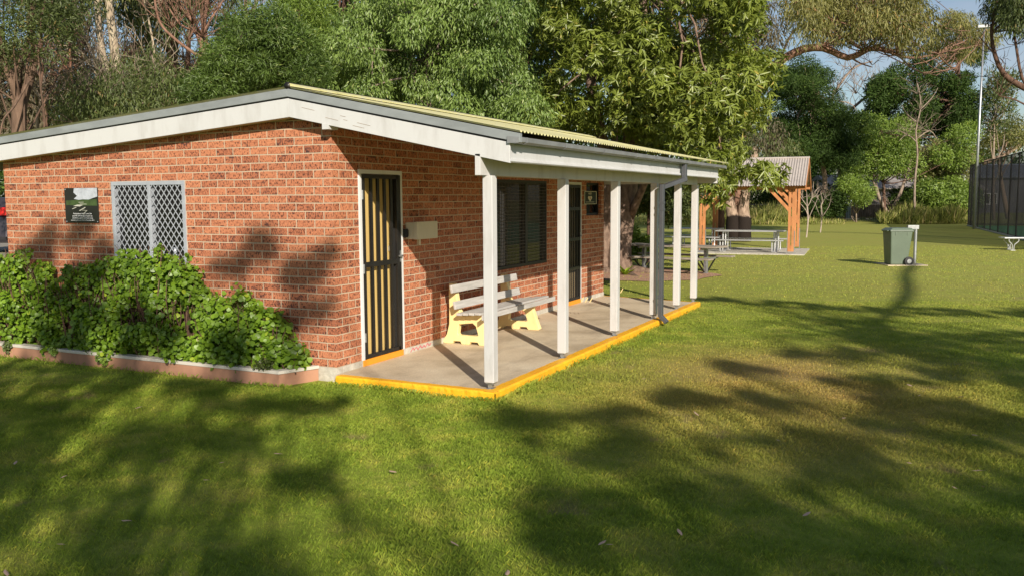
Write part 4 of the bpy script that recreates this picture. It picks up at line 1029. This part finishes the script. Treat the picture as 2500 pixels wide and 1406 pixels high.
# red brown leaning branches
t0 = W(556, 188, 18)
tree('leaning_red_tree', 'bare red brown tree leaning left above the ridge of the roof', (W(575, 600, 18)[0], W(575, 600, 18)[1], G),
     [([W(600, 640, 18)[:2]+(G,), W(580, 260, 18), t0, W(500, 130, 18), W(492, 95, 18.1), W(502, 30, 18.2), W(508, -60, 18.3)], .065, .03),
      ([W(510, 150, 18), W(470, 128, 17.9), W(420, 90, 17.8), W(390, 55, 17.8), W(378, 0, 17.8), W(375, -60, 17.8)], .036, .018),
      ([W(540, 172, 18), W(515, 120, 18.1), W(480, 80, 18.2), W(440, 60, 18.3), W(400, 0, 18.4)], .04, .014),
      ([W(500, 130, 18), W(470, 60, 18.3), W(450, 0, 18.4), W(440, -50, 18.5)], .032, .014),
      ([W(497, 80, 18), W(520, 40, 18.2), W(560, -20, 18.4)], .028, .012)], 'bark_warm', None, 0, None, None, 0, 0,
     bare=([W(495, 90, 18), W(470, 60, 18), W(440, 30, 18.2), W(500, 0, 18.2), W(420, 70, 18), W(390, 20, 18), W(460, 100, 18)], 60, 2.2, .010, .8))
# slender trunks standing in the thicket at upper left
for px, D, r, lean, bm, lab in ((112, 24, .06, -14, 'bark_dark', 'slender dark trunk just right of the forked gum'), (150, 27, .05, 20, 'bark_grey', 'slender grey trunk leaning right, left of the pale gum'), (190, 23, .035, -25, 'bark_red', 'thin reddish stem leaning left of the pale gum'),
        (345, 26, .07, 18, 'bark_dark', 'dark slender trunk right of the pale gum'), (372, 30, .08, -10, 'bark_grey', 'grey slender trunk between the pale gum and the heavy dark gum'), (222, 24, .035, 22, 'bark_pale', 'very thin pale stem leaning right beside the pale gum'), (400, 22, .03, -30, 'bark_pale', 'thin pale stem leaning left near the heavy dark gum'), (90, 19, .03, 30, 'bark_grey', 'thin grey stem crossing in front of the forked gum crown'), (470, 27, .06, 25, 'bark_red', 'red brown slender trunk behind the leaning red tree'),
        (520, 29, .07, -18, 'bark_dark', 'dark slender trunk right of the leaning red tree'), (455, 31, .09, 6, 'bark_dark', 'dark trunk close behind the heavy dark gum'), (590, 30, .06, 22, 'bark_grey', 'grey slender trunk rising out of the wattle')):
    b_ = W(px, 600, D); cl = fill([(px+lean*2-70, -170), (px+lean*2+70, -170), (px+lean*2+60, 20), (px+lean*2-50, 40)], D-1.5, D+1.5, 7, .3, .6)
    tree('slender_gum', lab, (b_[0], b_[1], G), [([(b_[0], b_[1], G), W(px, 330, D), W(px+lean*.6, 200, D), W(px+lean*.9, 100, D), W(px+lean*1.6, 0, D), W(px+lean*2, -110, D)], r*1.3, r*.6)], bm, cl, 1500, 'l_gum', 'droop', .17, .035, .03, 1.0, shell=.2,
         bare=([W(px, 260, D), W(px+lean*.6, 180, D), W(px+lean*.9, 90, D), W(px+lean*1.5, 20, D)], 26, 1.7, .016, .4), group='slender gums in the thicket')
# thicket of dark trees behind: separate trees, each with its own trunk and crown
def back_tree(i, px, D, polyr, n, leafmat, label, bark_='bark_dark', style='droop', L0=.20, W0=.05, nc=26, r=(.6, 1.1), lean=0, shell=.35):
    x0, x1, y0, y1 = polyr
    poly = [(x0, y1), (x0+(x1-x0)*.08, (y0+y1)/2), (x0+(x1-x0)*.25, y0+(y1-y0)*.1), ((x0+x1)/2, y0), (x1-(x1-x0)*.2, y0+(y1-y0)*.12), (x1, (y0+y1)/2), (x1-(x1-x0)*.1, y1)]
    cl = fill(poly, D-2.2, D+2.2, nc, *r)
    b_ = W(px, 600, D); bare_ = ([(c[0], c[1], c[2]) for c in cl], 60, 1.8, .02, .3) if px < 650 else None
    tree('thicket_tree', label, (b_[0], b_[1], G), [([(b_[0], b_[1], G), W(px+lean*.3, 300, D), W(px+lean*.7, 120, D), W(px+lean, y0+20, D)], .15, .05)], bark_, cl, n, leafmat, style, L0, W0, .05, .7, shell=shell, group='trees of the thicket behind the clubhouse', bare=bare_)
bt = [
 (60, 26, (-140, 150, 120, 330), 7500, 'l_brown', 'brown green thicket tree low behind the forked gum'),
 (170, 29, (60, 260, 20, 330), 5200, 'l_brown', 'sparse brown thicket tree left of the pale gum'),
 (330, 32, (200, 460, 90, 330), 9000, 'l_brown', 'dark brown thicket tree behind the pale gum stems'),
 (520, 34, (380, 640, 150, 330), 9000, 'l_brown', 'dark thicket tree behind the leaning red tree'),
 (200, 40, (90, 330, -120, 130), 2000, 'l_gum', 'thin topped tree against the sky left of the pale gum'),
 (600, 38, (470, 720, -120, 60), 2400, 'l_gum', 'thin topped tree against the sky above the wattle'),
 (840, 27, (740, 960, -120, 180), 11000, 'l_dark', 'very dark tree in the gap left of the drooping tree'),
 (1280, 28, (1180, 1420, -120, 330), 14000, 'l_dark', 'dark tree in the gap between the drooping and broad leafed trees'),
 (1500, 30, (1380, 1660, -120, 380), 13000, 'l_dark', 'dark tree behind the broad leafed tree'),
 (1060, 30, (920, 1200, -120, 300), 9000, 'l_dark', 'dark tree behind the drooping tree'),
 (700, 32, (600, 820, 60, 300), 9000, 'l_dark', 'dark tree behind the wattles'),
 (1760, 34, (1640, 1900, -120, 400), 13000, 'l_brown', 'brown green tree behind the right side of the broad leafed tree'),
]
for i, (px, D, pr_, n, lm, lab) in enumerate(bt): back_tree(i, px, D, pr_, n, lm, lab)

# right hand background
cl = fill([(1880, 120), (1945, 150), (2010, 165), (2045, 250), (2110, 290), (2105, 340), (2080, 400), (2110, 430), (2040, 440), (1990, 400), (1940, 380), (1880, 380)], 61.1, 68.9, 120, 0.67, 1.29)
tree('dark_conifer', 'dark green layered conifer behind the picnic shelter', W(2013, 545, 65.0)[:2]+(G,),
     [([W(2013, 560, 65.0)[:2]+(G,), W(2013, 430, 65.0), W(1990, 300, 65.0), W(1985, 200, 65.0)], .22, .08), ([W(1990, 540, 66.3)[:2]+(G,), W(2003, 480, 66.3), W(2020, 430, 66.3)], .09, .05)], 'bark_tan', cl, 64000, 'l_dark', 'spray', .26, .06, .07, .3, shell=.4, flat=.55)
cl = fill([(2050, 440), (2115, 425), (2125, 465), (2100, 490), (2060, 480)], 62.4, 66.3, 16, 0.56, 0.90)
tree('bright_shrub', 'bright green shrub hanging beside the conifer trunk', W(2090, 545, 65.0)[:2]+(G,), [([W(2090, 560, 65.0)[:2]+(G,), W(2090, 470, 65.0)], .06, .03)], 'bark_grey', cl, 6500, 'l_shrub', 'spray', .24, .06, .03, .5, cat='shrub')
# gum with the long reaching limb
cl = fill([(1930, -60), (2240, -60), (2262, 40), (2300, 90), (2240, 110), (2100, 95), (2000, 95), (1925, 60)], 36, 42, 85, .5, .95)
cl += fill([(2290, 90), (2330, 20), (2400, 60), (2425, 95), (2390, 130), (2300, 140)], 51.5, 55, 26, .55, .95)
tree('long_limbed_gum', 'olive leaved gum reaching a long crooked limb across the sky to the right', W(1806, 600, 40)[:2]+(G,),
     [([W(1806, 640, 40)[:2]+(G,), W(1806, 400, 40), W(1860, 200, 39), W(1940, 130, 39), W(2010, 118, 39), W(2070, 142, 39), W(2120, 120, 39)], .24, .12),
      ([W(2110, 125, 39), W(2150, 118, 40), W(2190, 135, 42), W(2240, 142, 45), W(2320, 125, 49), W(2380, 115, 52)], .10, .035),
      ([W(2075, 140, 39), W(2100, 155, 39), W(2130, 165, 39)], .05, .02), ([W(1960, 70, 39), W(2060, 40, 39), W(2090, -20, 39), W(2100, -60, 39)], .055, .045),
      ([W(1900, 160, 39), W(1935, 80, 39), W(1990, 50, 39)], .06, .04)], 'bark_warm', cl, 30000, 'l_gold', 'droop', .26, .045, .03, .7, shell=.3,
     starts=[W(2110, 125, 39), W(2060, 40, 39), W(2190, 135, 39), W(2290, 132, 47), W(2000, 118, 39)], bare=([W(2300, 130, 48), W(2350, 120, 51), W(2380, 110, 52), W(2130, 160, 39), W(2200, 130, 39), W(2050, 140, 39)], 40, 1.4, .014, .1))
# tall dark trees beyond the lawn
cl = fill([(2090, 300), (2110, 240), (2160, 190), (2240, 150), (2300, 105), (2380, 120), (2395, 200), (2380, 290), (2370, 350), (2320, 320), (2270, 330), (2215, 380), (2140, 400), (2095, 370)], 67.3, 74.3, 78, 0.67, 1.29)
tree('tall_dark_tree', 'tall dark evergreen tree beyond the lawn left of the floodlight pole', W(2310, 545, 70.8)[:2]+(G,),
     [([W(2310, 560, 70.8)[:2]+(G,), W(2315, 400, 70.8), W(2330, 250, 70.8), W(2345, 140, 70.8)], .2, .1), ([W(2230, 560, 70.8)[:2]+(G,), W(2240, 350, 70.8), W(2230, 220, 70.8)], .16, .1)], 'bark_dark', cl, 62000, 'l_dark', 'spray', .27, .085, .07, .4, shell=.45)
cl = fill([(2090, 330), (2110, 300), (2190, 300), (2240, 360), (2240, 420), (2100, 420)], 63.7, 67.3, 34, 0.67, 1.23)
cl += fill([(2270, 330), (2370, 320), (2375, 400), (2290, 400)], 63.7, 67.3, 16, 0.67, 1.12)
tree('mid_green_tree', 'mid green leafy tree in front of the tall dark evergreen', W(2150, 545, 64.9)[:2]+(G,),
     [([W(2160, 560, 64.9)[:2]+(G,), W(2155, 400, 64.9), W(2150, 320, 64.9)], .12, .06)], 'bark_dark', cl, 24000, 'l_shrub', 'spray', .22, .08, .05, .4, shell=.5)
tree('dead_tree', 'pale leafless dead tree standing beyond the lawn', W(2236, 545, 61.4)[:2]+(G,),
     [([W(2233, 560, 61.4)[:2]+(G,), W(2233, 450, 61.4), W(2240, 380, 61.4), W(2236, 320, 61.4), W(2248, 260, 61.4), W(2240, 205, 61.4)], .085, .03),
      ([W(2240, 350, 61.4), W(2215, 330, 61.4), W(2195, 345, 61.4)], .05, .02), ([W(2238, 340, 61.4), W(2270, 320, 61.4), W(2290, 345, 61.4)], .05, .02), ([W(2240, 300, 61.4), W(2215, 280, 61.4), W(2200, 255, 61.4)], .045, .015), ([W(2245, 270, 61.4), W(2275, 240, 61.4), W(2290, 215, 61.4)], .045, .015)],
     'bark_grey', None, 0, None, None, 0, 0, bare=([W(2236, 320, 61.4), W(2245, 270, 61.4), W(2215, 330, 61.4), W(2270, 320, 61.4), W(2240, 230, 61.4)], 50, 1.8, .018, .3))
tree('split_trunk_tree', 'low tree splitting into two leaning limbs at the lawn edge', W(2168, 540, 64.9)[:2]+(G,),
     [([W(2170, 556, 64.9)[:2]+(G,), W(2168, 515, 64.9)], .34, .26), ([W(2166, 520, 64.9), W(2145, 480, 64.9), W(2130, 435, 64.9), W(2118, 395, 64.9)], .15, .06), ([W(2172, 520, 64.9), W(2195, 480, 64.9), W(2212, 430, 64.9), W(2225, 390, 64.9)], .16, .06), ([W(2150, 490, 64.9), W(2140, 450, 64.9), W(2138, 430, 64.9)], .06, .03)],
     'bark_grey', None, 0, None, None, 0, 0, bare=([W(2130, 435, 64.9), W(2212, 430, 64.9), W(2170, 500, 64.9)], 30, 1.5, .03, .3))
# reaching pale branches against the sky
tree('bare_limbed_gum', 'bare curving grey limbs against the sky behind the long limbed gum', W(2080, 545, 73.2)[:2]+(G,),
     [([W(2060, 560, 73.2)[:2]+(G,), W(2045, 350, 73.2), W(2070, 280, 73.2), W(2120, 235, 73.2), W(2170, 215, 73.2), W(2215, 185, 73.2), W(2260, 165, 73.2)], .17, .05),
      ([W(2035, 230, 73.2), W(2080, 170, 73.2), W(2130, 150, 73.2)], .13, .04), ([W(2045, 380, 73.2), W(2030, 280, 73.2), W(2035, 220, 73.2)], .14, .09)],
     'bark_grey', None, 0, None, None, 0, 0, bare=([W(2080, 270, 73.2), W(2120, 235, 73.2), W(2090, 230, 73.2), W(2080, 170, 73.2), W(2040, 230, 73.2), W(2110, 200, 73.2)], 46, 3.0, .035, .5))
# right edge gum
cl = fill([(2400, -60), (2580, -60), (2580, 70), (2490, 70), (2430, 35)], 33, 37, 30, .55, .95)
tree('edge_gum', 'dark leaved gum with long bare limbs at the top right edge', W(2600, 600, 35)[:2]+(G,),
     [([W(2620, 640, 35)[:2]+(G,), W(2600, 350, 35), W(2560, 240, 35), W(2500, 215, 35), W(2450, 180, 35), W(2425, 120, 35), W(2420, 60, 35)], .2, .05),
      ([W(2520, 225, 35), W(2495, 190, 35), W(2480, 110, 35), W(2470, 40, 35)], .07, .035), ([W(2570, 330, 35), W(2500, 255, 35), W(2440, 235, 35)], .05, .02), ([W(2425, 130, 35), W(2390, 90, 35)], .03, .015)],
     'bark_dark', cl, 12000, 'l_gum', 'droop', .24, .05, .04, .6, shell=.3, starts=[W(2422, 80, 35), W(2475, 60, 35)], bare=([W(2450, 180, 35), W(2480, 110, 35), W(2440, 235, 35), W(2430, 130, 35)], 24, 2.0, .018, .3))
cl = fill([(2400, 330), (2410, 200), (2440, 150), (2475, 210), (2460, 290), (2430, 340)], 66.7, 71.3, 16, 0.67, 1.01)
tree('sparse_tree', 'sparse small leaved tree right of the floodlight pole', W(2425, 545, 69.0)[:2]+(G,), [([W(2425, 560, 69.0)[:2]+(G,), W(2425, 400, 69.0), W(2430, 250, 69.0)], .12, .05)], 'bark_grey', cl, 3600, 'l_gum', 'up', .3, .09, .05, 1.0, shell=.3, bare=([W(2425, 300, 69.0), W(2430, 240, 69.0)], 24, 2.4, .03, .4))
cl = fill([(2400, 370), (2440, 300), (2520, 290), (2540, 360), (2480, 350)], 71.3, 75.9, 18, 0.67, 1.23)
tree('spreading_tree', 'spreading flat crowned tree above the court fence', W(2490, 545, 73.6)[:2]+(G,), [([W(2460, 560, 73.6)[:2]+(G,), W(2440, 400, 73.6), W(2470, 330, 73.6)], .2, .08), ([W(2400, 400, 73.6), W(2450, 380, 73.6), W(2500, 350, 73.6), W(2560, 320, 73.6)], .2, .1)], 'bark_tan', cl, 6500, 'l_olive', 'spray', .3, .08, .06, .8, shell=.35)
# shrubs along the far edge
shr = [
 ([(2235, 500), (2260, 455), (2350, 450), (2375, 480), (2375, 545), (2240, 545)], 62.1, 66.7, 40, 17000, 'l_shrub', 'broad green shrub at the far edge beside the court fence', 2305),
 ([(2240, 455), (2250, 380), (2300, 350), (2360, 370), (2372, 440), (2300, 450)], 64.4, 69.0, 26, 8500, 'l_olive', 'rusty olive shrub above the far green shrub', 2310),
 ([(1975, 545), (1985, 490), (2050, 485), (2062, 545)], 63.2, 66.7, 14, 6000, 'l_dark', 'dark shrub left of the picket fence', 2020),
 ([(2180, 545), (2190, 470), (2235, 470), (2240, 545)], 66.7, 70.1, 14, 5000, 'l_dark', 'dark shrub behind the split trunk tree', 2210),
 ([(1500, 505), (1520, 440), (1700, 430), (1700, 500)], 71.3, 78.2, 26, 8000, 'l_dark', 'dark shrub seen between the middle porch posts', 1600),
 ([(1720, 500), (1740, 450), (1960, 440), (1970, 500)], 73.6, 79.3, 30, 9000, 'l_dark', 'dark shrub behind the picnic shelter', 1850),
]
for poly, D0, D1_, nc, n, lm, lab, px in shr:
    cl = fill(poly, D0, D1_, nc, .6, 1.1); b_ = W(px, 545, (D0+D1_)/2); t = thing('far_shrub', (b_[0], b_[1], G), lab, 'shrub', 'shrubs along the far edge of the lawn')
    mb = MB(); limbs(mb, [(b_[0], b_[1], G), (b_[0]+.5, b_[1], G)], .04, cl, .6); mb.build('stems', 'bark_dark', t)
    crown('foliage', cl, n, lm, 'spray', .26, .08, t, shell=.35)
# twin trunks beside the shelter
cl = fill([(1690, 400), (1720, 330), (1900, 330), (1960, 420), (1900, 440), (1720, 440)], 36, 40, 22, .5, .9)
tree('twin_trunk_tree', 'tree with two dark based trunks behind the picnic table', (-2.16, 31.14, G),
     [([(-2.3, 31.1, G-.1), (-2.35, 31.1, .6), W(1786, 520, 38), W(1776, 470, 38), W(1760, 360, 38)], .36, .14), ([(-1.95, 31.2, G-.1), (-1.9, 31.2, .7), W(1814, 520, 38), W(1822, 460, 38), W(1845, 360, 38)], .36, .15), ([W(1815, 480, 38), W(1850, 455, 38), W(1880, 445, 38)], .06, .03)],
     'bark_char', cl, 9000, 'l_gum', 'droop', .2, .05, .05, .6)
# sapling and bushes beside the weathered table
cl = fill([(1525, 470), (1540, 440), (1590, 430), (1700, 440), (1700, 490), (1640, 525), (1590, 515), (1540, 510)], 25, 27, 34, .25, .42)
tree('dark_sapling', 'dark leaved young tree behind the weathered timber table', W(1583, 600, 26)[:2]+(G,), [([W(1583, 600, 26)[:2]+(G,), W(1584, 520, 26), W(1590, 460, 26)], .06, .03)], 'bark_dark', cl, 9500, 'l_gum', 'spray', .13, .05, .02, .7)
t = thing('green_bush', W(1555, 600, 24.6)[:2]+(G,), 'small leafy green bush beside the broad leafed tree', 'bush')
crown('foliage', [(*W(x, y, 24.6), r) for x, y, r in ((1540, 570, .25), (1545, 600, .25), (1570, 605, .28), (1535, 585, .22), (1575, 590, .2), (1550, 620, .2))], 2800, 'l_shrub', 'spray', .10, .05, t)
t = thing('lime_plant', W(1527, 640, 21.5)[:2]+(G,), 'lime green strappy plant at the foot of the broad leafed tree', 'plant')
b_ = W(1527, 652, 21.8); n = 26; P = np.tile(np.array([b_[0], b_[1], G+.02]), (n, 1))+rng.normal(size=(n, 3))*.02; an = rng.uniform(0, 6.28, n); Dr = np.stack([np.cos(an), np.sin(an), rng.uniform(.4, 1.6, n)], 1)
V, T, per = leaves(P-np.array(t.location), Dr, np.tile([0, 0, 1.], (n, 1))+.01*rng.normal(size=(n, 3)), rng.uniform(.22, .36, n), np.full(n, .06)); fast_mesh('leaves', V, T, 'l_lime', t, np.repeat(rng.random(n)*.8, per))
def sapling(px, py, D, label, h):
    b_ = W(px, py, D); t = thing('bare_sapling', (b_[0], b_[1], G), label, 'sapling'); mb = MB(); x, y = b_[0], b_[1]
    p = [(x, y, G), (x+.05, y, G+h*.3), (x+.0, y, G+h*.55)]; mb.tube(smooth_path(p), .035, 6)
    for dx, dz in ((-.5, .9), (-.25, 1.0), (.3, 1.0), (.6, .75), (-.7, .7)):
        q_ = curve(p[2-(dz < .8)], (x+dx*h*.32, y+random.uniform(-.3, .3), G+h*dz), .1, 5); mb.tube(q_, taper(.022, .008, len(q_)), 5)
    twigs(mb, [(x-.2, y, G+h*.7), (x+.2, y, G+h*.7)], 10, .9, .01, .2); mb.build('stem', 'bark_dead', t)
sapling(1969, 570, 41.5, 'leafless sapling just right of the picnic shelter', 2.6)
sapling(2003, 560, 47, 'leafless sapling in front of the conifer trunk', 2.6)

# long grass and far wood
def reeds(name, label, areas, n, h):
    P = []; 
    for (xa, xb, D0, D1_), k in areas:
        for _ in range(int(n*k)):
            px = random.uniform(xa, xb); D = random.uniform(D0, D1_); p = W(px, 540, D); P.append((p[0], p[1], G))
    P = np.array(P); m_ = len(P); cl_ = np.sin(P[:, 0]*2.1)+np.sin(P[:, 1]*1.3+P[:, 0]); 
    Dr = np.stack([rng.normal(size=m_)*.35, rng.normal(size=m_)*.3, np.ones(m_)], 1); Ln = h*rng.uniform(.5, 1.2, m_)*(1+.25*cl_)
    V, T, per = leaves(P, Dr, rng.normal(size=(m_, 3)), Ln, np.full(m_, .045)*rng.uniform(.6, 1.4, m_))
    v = np.clip(rng.random(m_)*.8, 0, 1); v[rng.random(m_) < .12] = 1
    tag(fast_mesh(name, V, T, 'l_reed', None, np.repeat(v, per)), label, 'long grass', kind='stuff')
reeds('long_grass', 'yellow green long grass along the far edge of the lawn', [((1600, 1935, 61, 66), .55), ((2150, 2340, 60, 64), .25), ((2260, 2345, 60, 63), .1)], 15000, 1.05)
reeds('low_edge_grass', 'bright low growth along the fence line at the lawn edge', [((1500, 2060, 60, 65), .6), ((2160, 2380, 60, 65), .4)], 8000, .40)
cl = []
for i in range(230):
    px = random.uniform(-400, 2700); D = random.uniform(112, 130)
    if px < 2000: D = random.uniform(80, 100)
    top = (250 if px < 700 else 60 if px < 1900 else 380); p = W(px, random.uniform(top, 520), D); cl.append((*p, random.uniform(2.0, 3.4)))
o = crown('distant_wood', cl, 60000, 'l_dark', 'spray', .7, .3, None, shell=.3); tag(o, 'dark distant woodland closing the view behind the trees', 'woodland', kind='stuff')

# ================================================================== tall gums behind the viewer whose shade falls on lawn and wall
random.seed(14)
discs = [(-3.72, -.88, .7), (-2.31, -1.0, .6), (-1.31, -.75, .42), (-4.6, -1.6, .7), (-3.0, -2.0, .6), (-1.59, -2.25, .55), (-.25, -2.3, .26), (.35, -2.2, .25), (-.3, -1.1, .35), (.13, -2.75, .2), (.5, -.9, .3),
         (2.34, -.55, .35), (3.11, -1.13, .40), (3.0, -.1, .35), (3.76, -.95, .5), (3.57, -2.5, .42), (4.13, -2.8, .5), (4.39, -1.82, .5), (4.92, -2.68, .6), (4.88, -.56, .6), (5.39, 1.1, .7), (6.17, .68, .6), (5.5, -2.0, .6), (6.2, -2.2, .6), (6.4, -.8, .5),
         (2.5, -3.9, .25), (1.75, -2.7, .2), (4.96, 2.28, .5), (6.13, 3.53, .75), (4.1, 1.0, .45), (3.4, .8, .3), (5.3, 4.5, .8), (6.61, 5.93, .8), (7.2, 2.2, .8), (7.5, 4.6, .8), (4.4, 3.6, .4), (3.6, 2.6, .3),
         (1.9, 9.1, .35), (2.6, 9.0, .4), (3.4, 8.8, .42), (4.2, 8.7, .45), (5.1, 8.7, .5), (6.0, 8.9, .5), (7.0, 9.2, .6),
         (-3.1, 2.1, .3), (-2.0, 1.9, .22), (-1.4, 1.1, .2), (-6.2, 2.2, .4), (-5.4, 1.9, .35), (-4.9, 1.1, .35), (-3.4, .6, .3), (-2.75, .2, .3), (-4.1, .3, .4), (-1.6, .15, .25)]
sdir = SUN
gums = [[] for _ in range(5)]
for x, y, r in discs:
    k = 0 if x < -2.2 else 1 if x < .9 else 2 if (x < 4.5 and y < 3.2) else 3 if y < 3.2 else 4
    t0_ = random.uniform(19, 26)
    for _ in range(int(5+42*r*r)):
        an = random.uniform(0, 6.28); q_ = r*math.sqrt(random.random()); rr_ = random.uniform(.06, .165)
        c_ = np.array([x+q_*math.cos(an)*1.1, y+q_*math.sin(an)*1.1, G])+sdir*(t0_+random.uniform(-2.5, 2.5)); gums[k].append((*c_, rr_))
labs = ['tall gum tree whose crown shades the left of the lawn', 'tall gum tree standing second from the left behind the viewer', 'tall gum tree shading the lawn before the porch', 'tall gum tree shading the right foreground', 'tall gum tree shading the lawn beyond the porch']
for k, cl in enumerate(gums):
    cx_ = sum(c[0] for c in cl)/len(cl); cy_ = sum(c[1] for c in cl)/len(cl); zl = min(c[2] for c in cl)
    ex_ = []
    if k == 4: ex_ = [([tuple(np.array([x, y, G])+sdir*t_) for x, y, t_ in ((5.05, 20, 30), (4.95, 16, 27), (5.12, 12, 24.5), (5.0, 9, 23), (4.8, 6.5, 22), (4.65, 5, 21))], .10, .085)]
    tree('shade_gum', labs[k], (cx_, cy_, G), ex_ + [([(cx_+.3, cy_-.2, G-.1), (cx_, cy_, zl*.5), (cx_+.2, cy_+.1, zl-.5)], .32, .17)], 'bark_pale', cl, 1000+105*len(cl), 'l_gum', 'droop', .12, .032, .04, .6, shell=.1, group='tall gums behind the viewer')

# ================================================================== GRASS BLADES and litter
def blades(n, rmin, rmax, hgt, wid):
    D = np.sqrt(rng.uniform(rmin**2, rmax**2, n)); px = rng.uniform(-150, 2650, n)
    lat = D*(px-1250)/FPX; f2 = np.array([_sy, _cy]); r2 = np.array([_cy, -_sy])
    X = CAM[0]+f2[0]*D+r2[0]*lat; Y = CAM[1]+f2[1]*D+r2[1]*lat
    keep = ~((X < 1.90) & (Y > -.10) & (Y < 8.3)) & ~((X < -.18) & (Y > -.46) & (Y < 8.4)) & (Y > -7.2)
    X, Y = X[keep], Y[keep]; m_ = len(X)
    cl_ = .5+.5*np.sin(X*3.1+np.sin(Y*2.3)*2)*np.sin(Y*2.7+np.sin(X*1.7)*2)
    h = hgt*rng.uniform(.5, 1.3, m_)*(.65+.6*cl_)
    edge = (np.abs(X-1.93) < .06) & (Y > -.1) & (Y < 8) | (np.abs(Y+.47) < .03) & (X < -.2) | (np.abs(Y+.14) < .05) & (X > 0) & (X < 2)
    h = h*np.where(edge, 1.7, 1.0)
    an = rng.uniform(0, 2*np.pi, m_); d = np.stack([np.cos(an), np.sin(an)], 1); ln = rng.uniform(.2, 1.0, m_)*h
    wv = np.stack([-d[:, 1], d[:, 0]], 1)*(wid*rng.uniform(.6, 1.3, m_))[:, None]
    z0 = np.full(m_, G-.002)
    a = np.stack([X-wv[:, 0], Y-wv[:, 1], z0], 1); b = np.stack([X+wv[:, 0], Y+wv[:, 1], z0], 1)
    mid = np.stack([X+d[:, 0]*ln*.35, Y+d[:, 1]*ln*.35, z0+h*.65], 1); tip = np.stack([X+d[:, 0]*ln, Y+d[:, 1]*ln, z0+h], 1)
    ma = mid-np.stack([wv[:, 0], wv[:, 1], wv[:, 0]*0], 1)*.7
    V = np.stack([a, b, mid, tip], 1).reshape(-1, 3); q_ = (np.arange(m_)*4)[:, None]
    T = np.concatenate([q_+np.array([[0, 1, 2]]), q_+np.array([[0, 2, 3]])], 1).reshape(-1, 3)
    v = rng.random(m_)*.78; v[rng.random(m_) < .03] = 1.0
    return V, T, np.repeat(v, 2)
parts = [blades(260000, 4.2, 9.0, .026, .0020), blades(170000, 9.0, 16, .028, .0035), blades(90000, 16, 34, .030, .008)]
off = 0; Vs = []; Ts = []; vs_ = []
for V, T, v in parts: Vs.append(V); Ts.append(T+off); vs_.append(v); off += len(V)
tag(fast_mesh('grass', np.concatenate(Vs), np.concatenate(Ts), 'blade', None, np.concatenate(vs_)), 'short green lawn grass', 'grass', kind='stuff')
random.seed(3)
LLAB = ['pale curled leaf near the left edge of the lawn', 'orange brown leaf on bright grass at the lower left', 'small leaf in front of the tall shrub, on sunlit grass', 'dry leaf beside a sunlit patch left of centre', 'long dry leaf low on the left of the lawn', 'dry leaf in the bottom left group of three', 'leaf beside the bottom left group of three', 'dry leaf near the garden bed on the shaded lawn', 'pale leaf directly below the porch corner', 'large brown leaf at the bottom right of centre', 'brown leaf touching the large leaf at the bottom', 'brown leaf low on the shaded right lawn', 'brown leaf alone on the dark grass at right', 'pale leaf near the right edge, uppermost of three', 'small leaf just above a pair at the upper right', 'small leaf beside the pair at the upper right', 'leaf on the sunlit streak at the right', 'leaf on the shaded right edge, middle height', 'pale leaf of the cluster at the right edge', 'pale leaf at the right end of the cluster', 'small leaf above the cluster at the right edge', 'dry leaf on dark grass right of centre', 'dry leaf left of the cluster at the right edge', 'leaf on the bottom edge of the lawn near the middle', 'small leaf above the bottom edge near the middle', 'pale leaf on bright grass left of the middle', 'brown leaf in the bottom left corner', 'leaf on the dry turf right of the porch', 'leaf on dry turf below the middle porch posts', 'leaf where the dry turf meets the shade at right']
def leaf_litter():
    mb = MB(); mb.add([(-.045, 0, 0), (-.02, .014, .006), (.02, .015, .008), (.05, 0, .014), (.02, -.013, .007), (-.02, -.012, .004), (0, 0, .012)], [(0, 1, 6), (1, 2, 6), (2, 3, 6), (3, 4, 6), (4, 5, 6), (5, 0, 6)])
    return mb.build('fallen_leaf', 'deadleaf')
proto = None
spots = [(38, 1130), (155, 1165), (540, 1130), (505, 1172), (310, 1272), (150, 1330), (95, 1325), (340, 995), (960, 1152), (1470, 1325), (1490, 1330), (1660, 1300), (1970, 1255), (2245, 965), (2220, 940), (2255, 955), (2345, 970), (2380, 1062), (2330, 1190), (2400, 1188), (2390, 1150), (1900, 1075), (2220, 1130), (1240, 1400), (1110, 1328), (680, 1108), (15, 1400), (1570, 925), (1700, 1010), (2060, 1020)]
for i, (px, py) in enumerate(spots):
    d = FW + R2*(px-1250)/FPX - U2*(py-703)/FPX; t_ = (G+.03-CAM[2])/d[2]; p = CAM+d*t_
    if proto is None: proto = leaf_litter(); o = proto
    else: o = proto.copy(); col.objects.link(o)
    o.location = tuple(p); o.rotation_euler = (random.uniform(-.3, .3), random.uniform(-.3, .3), random.uniform(0, 6.28)); s_ = random.uniform(.5, .95); o.scale = (s_, s_, s_)
    tag(o, LLAB[i], 'fallen leaf', 'fallen leaves scattered on the lawn')
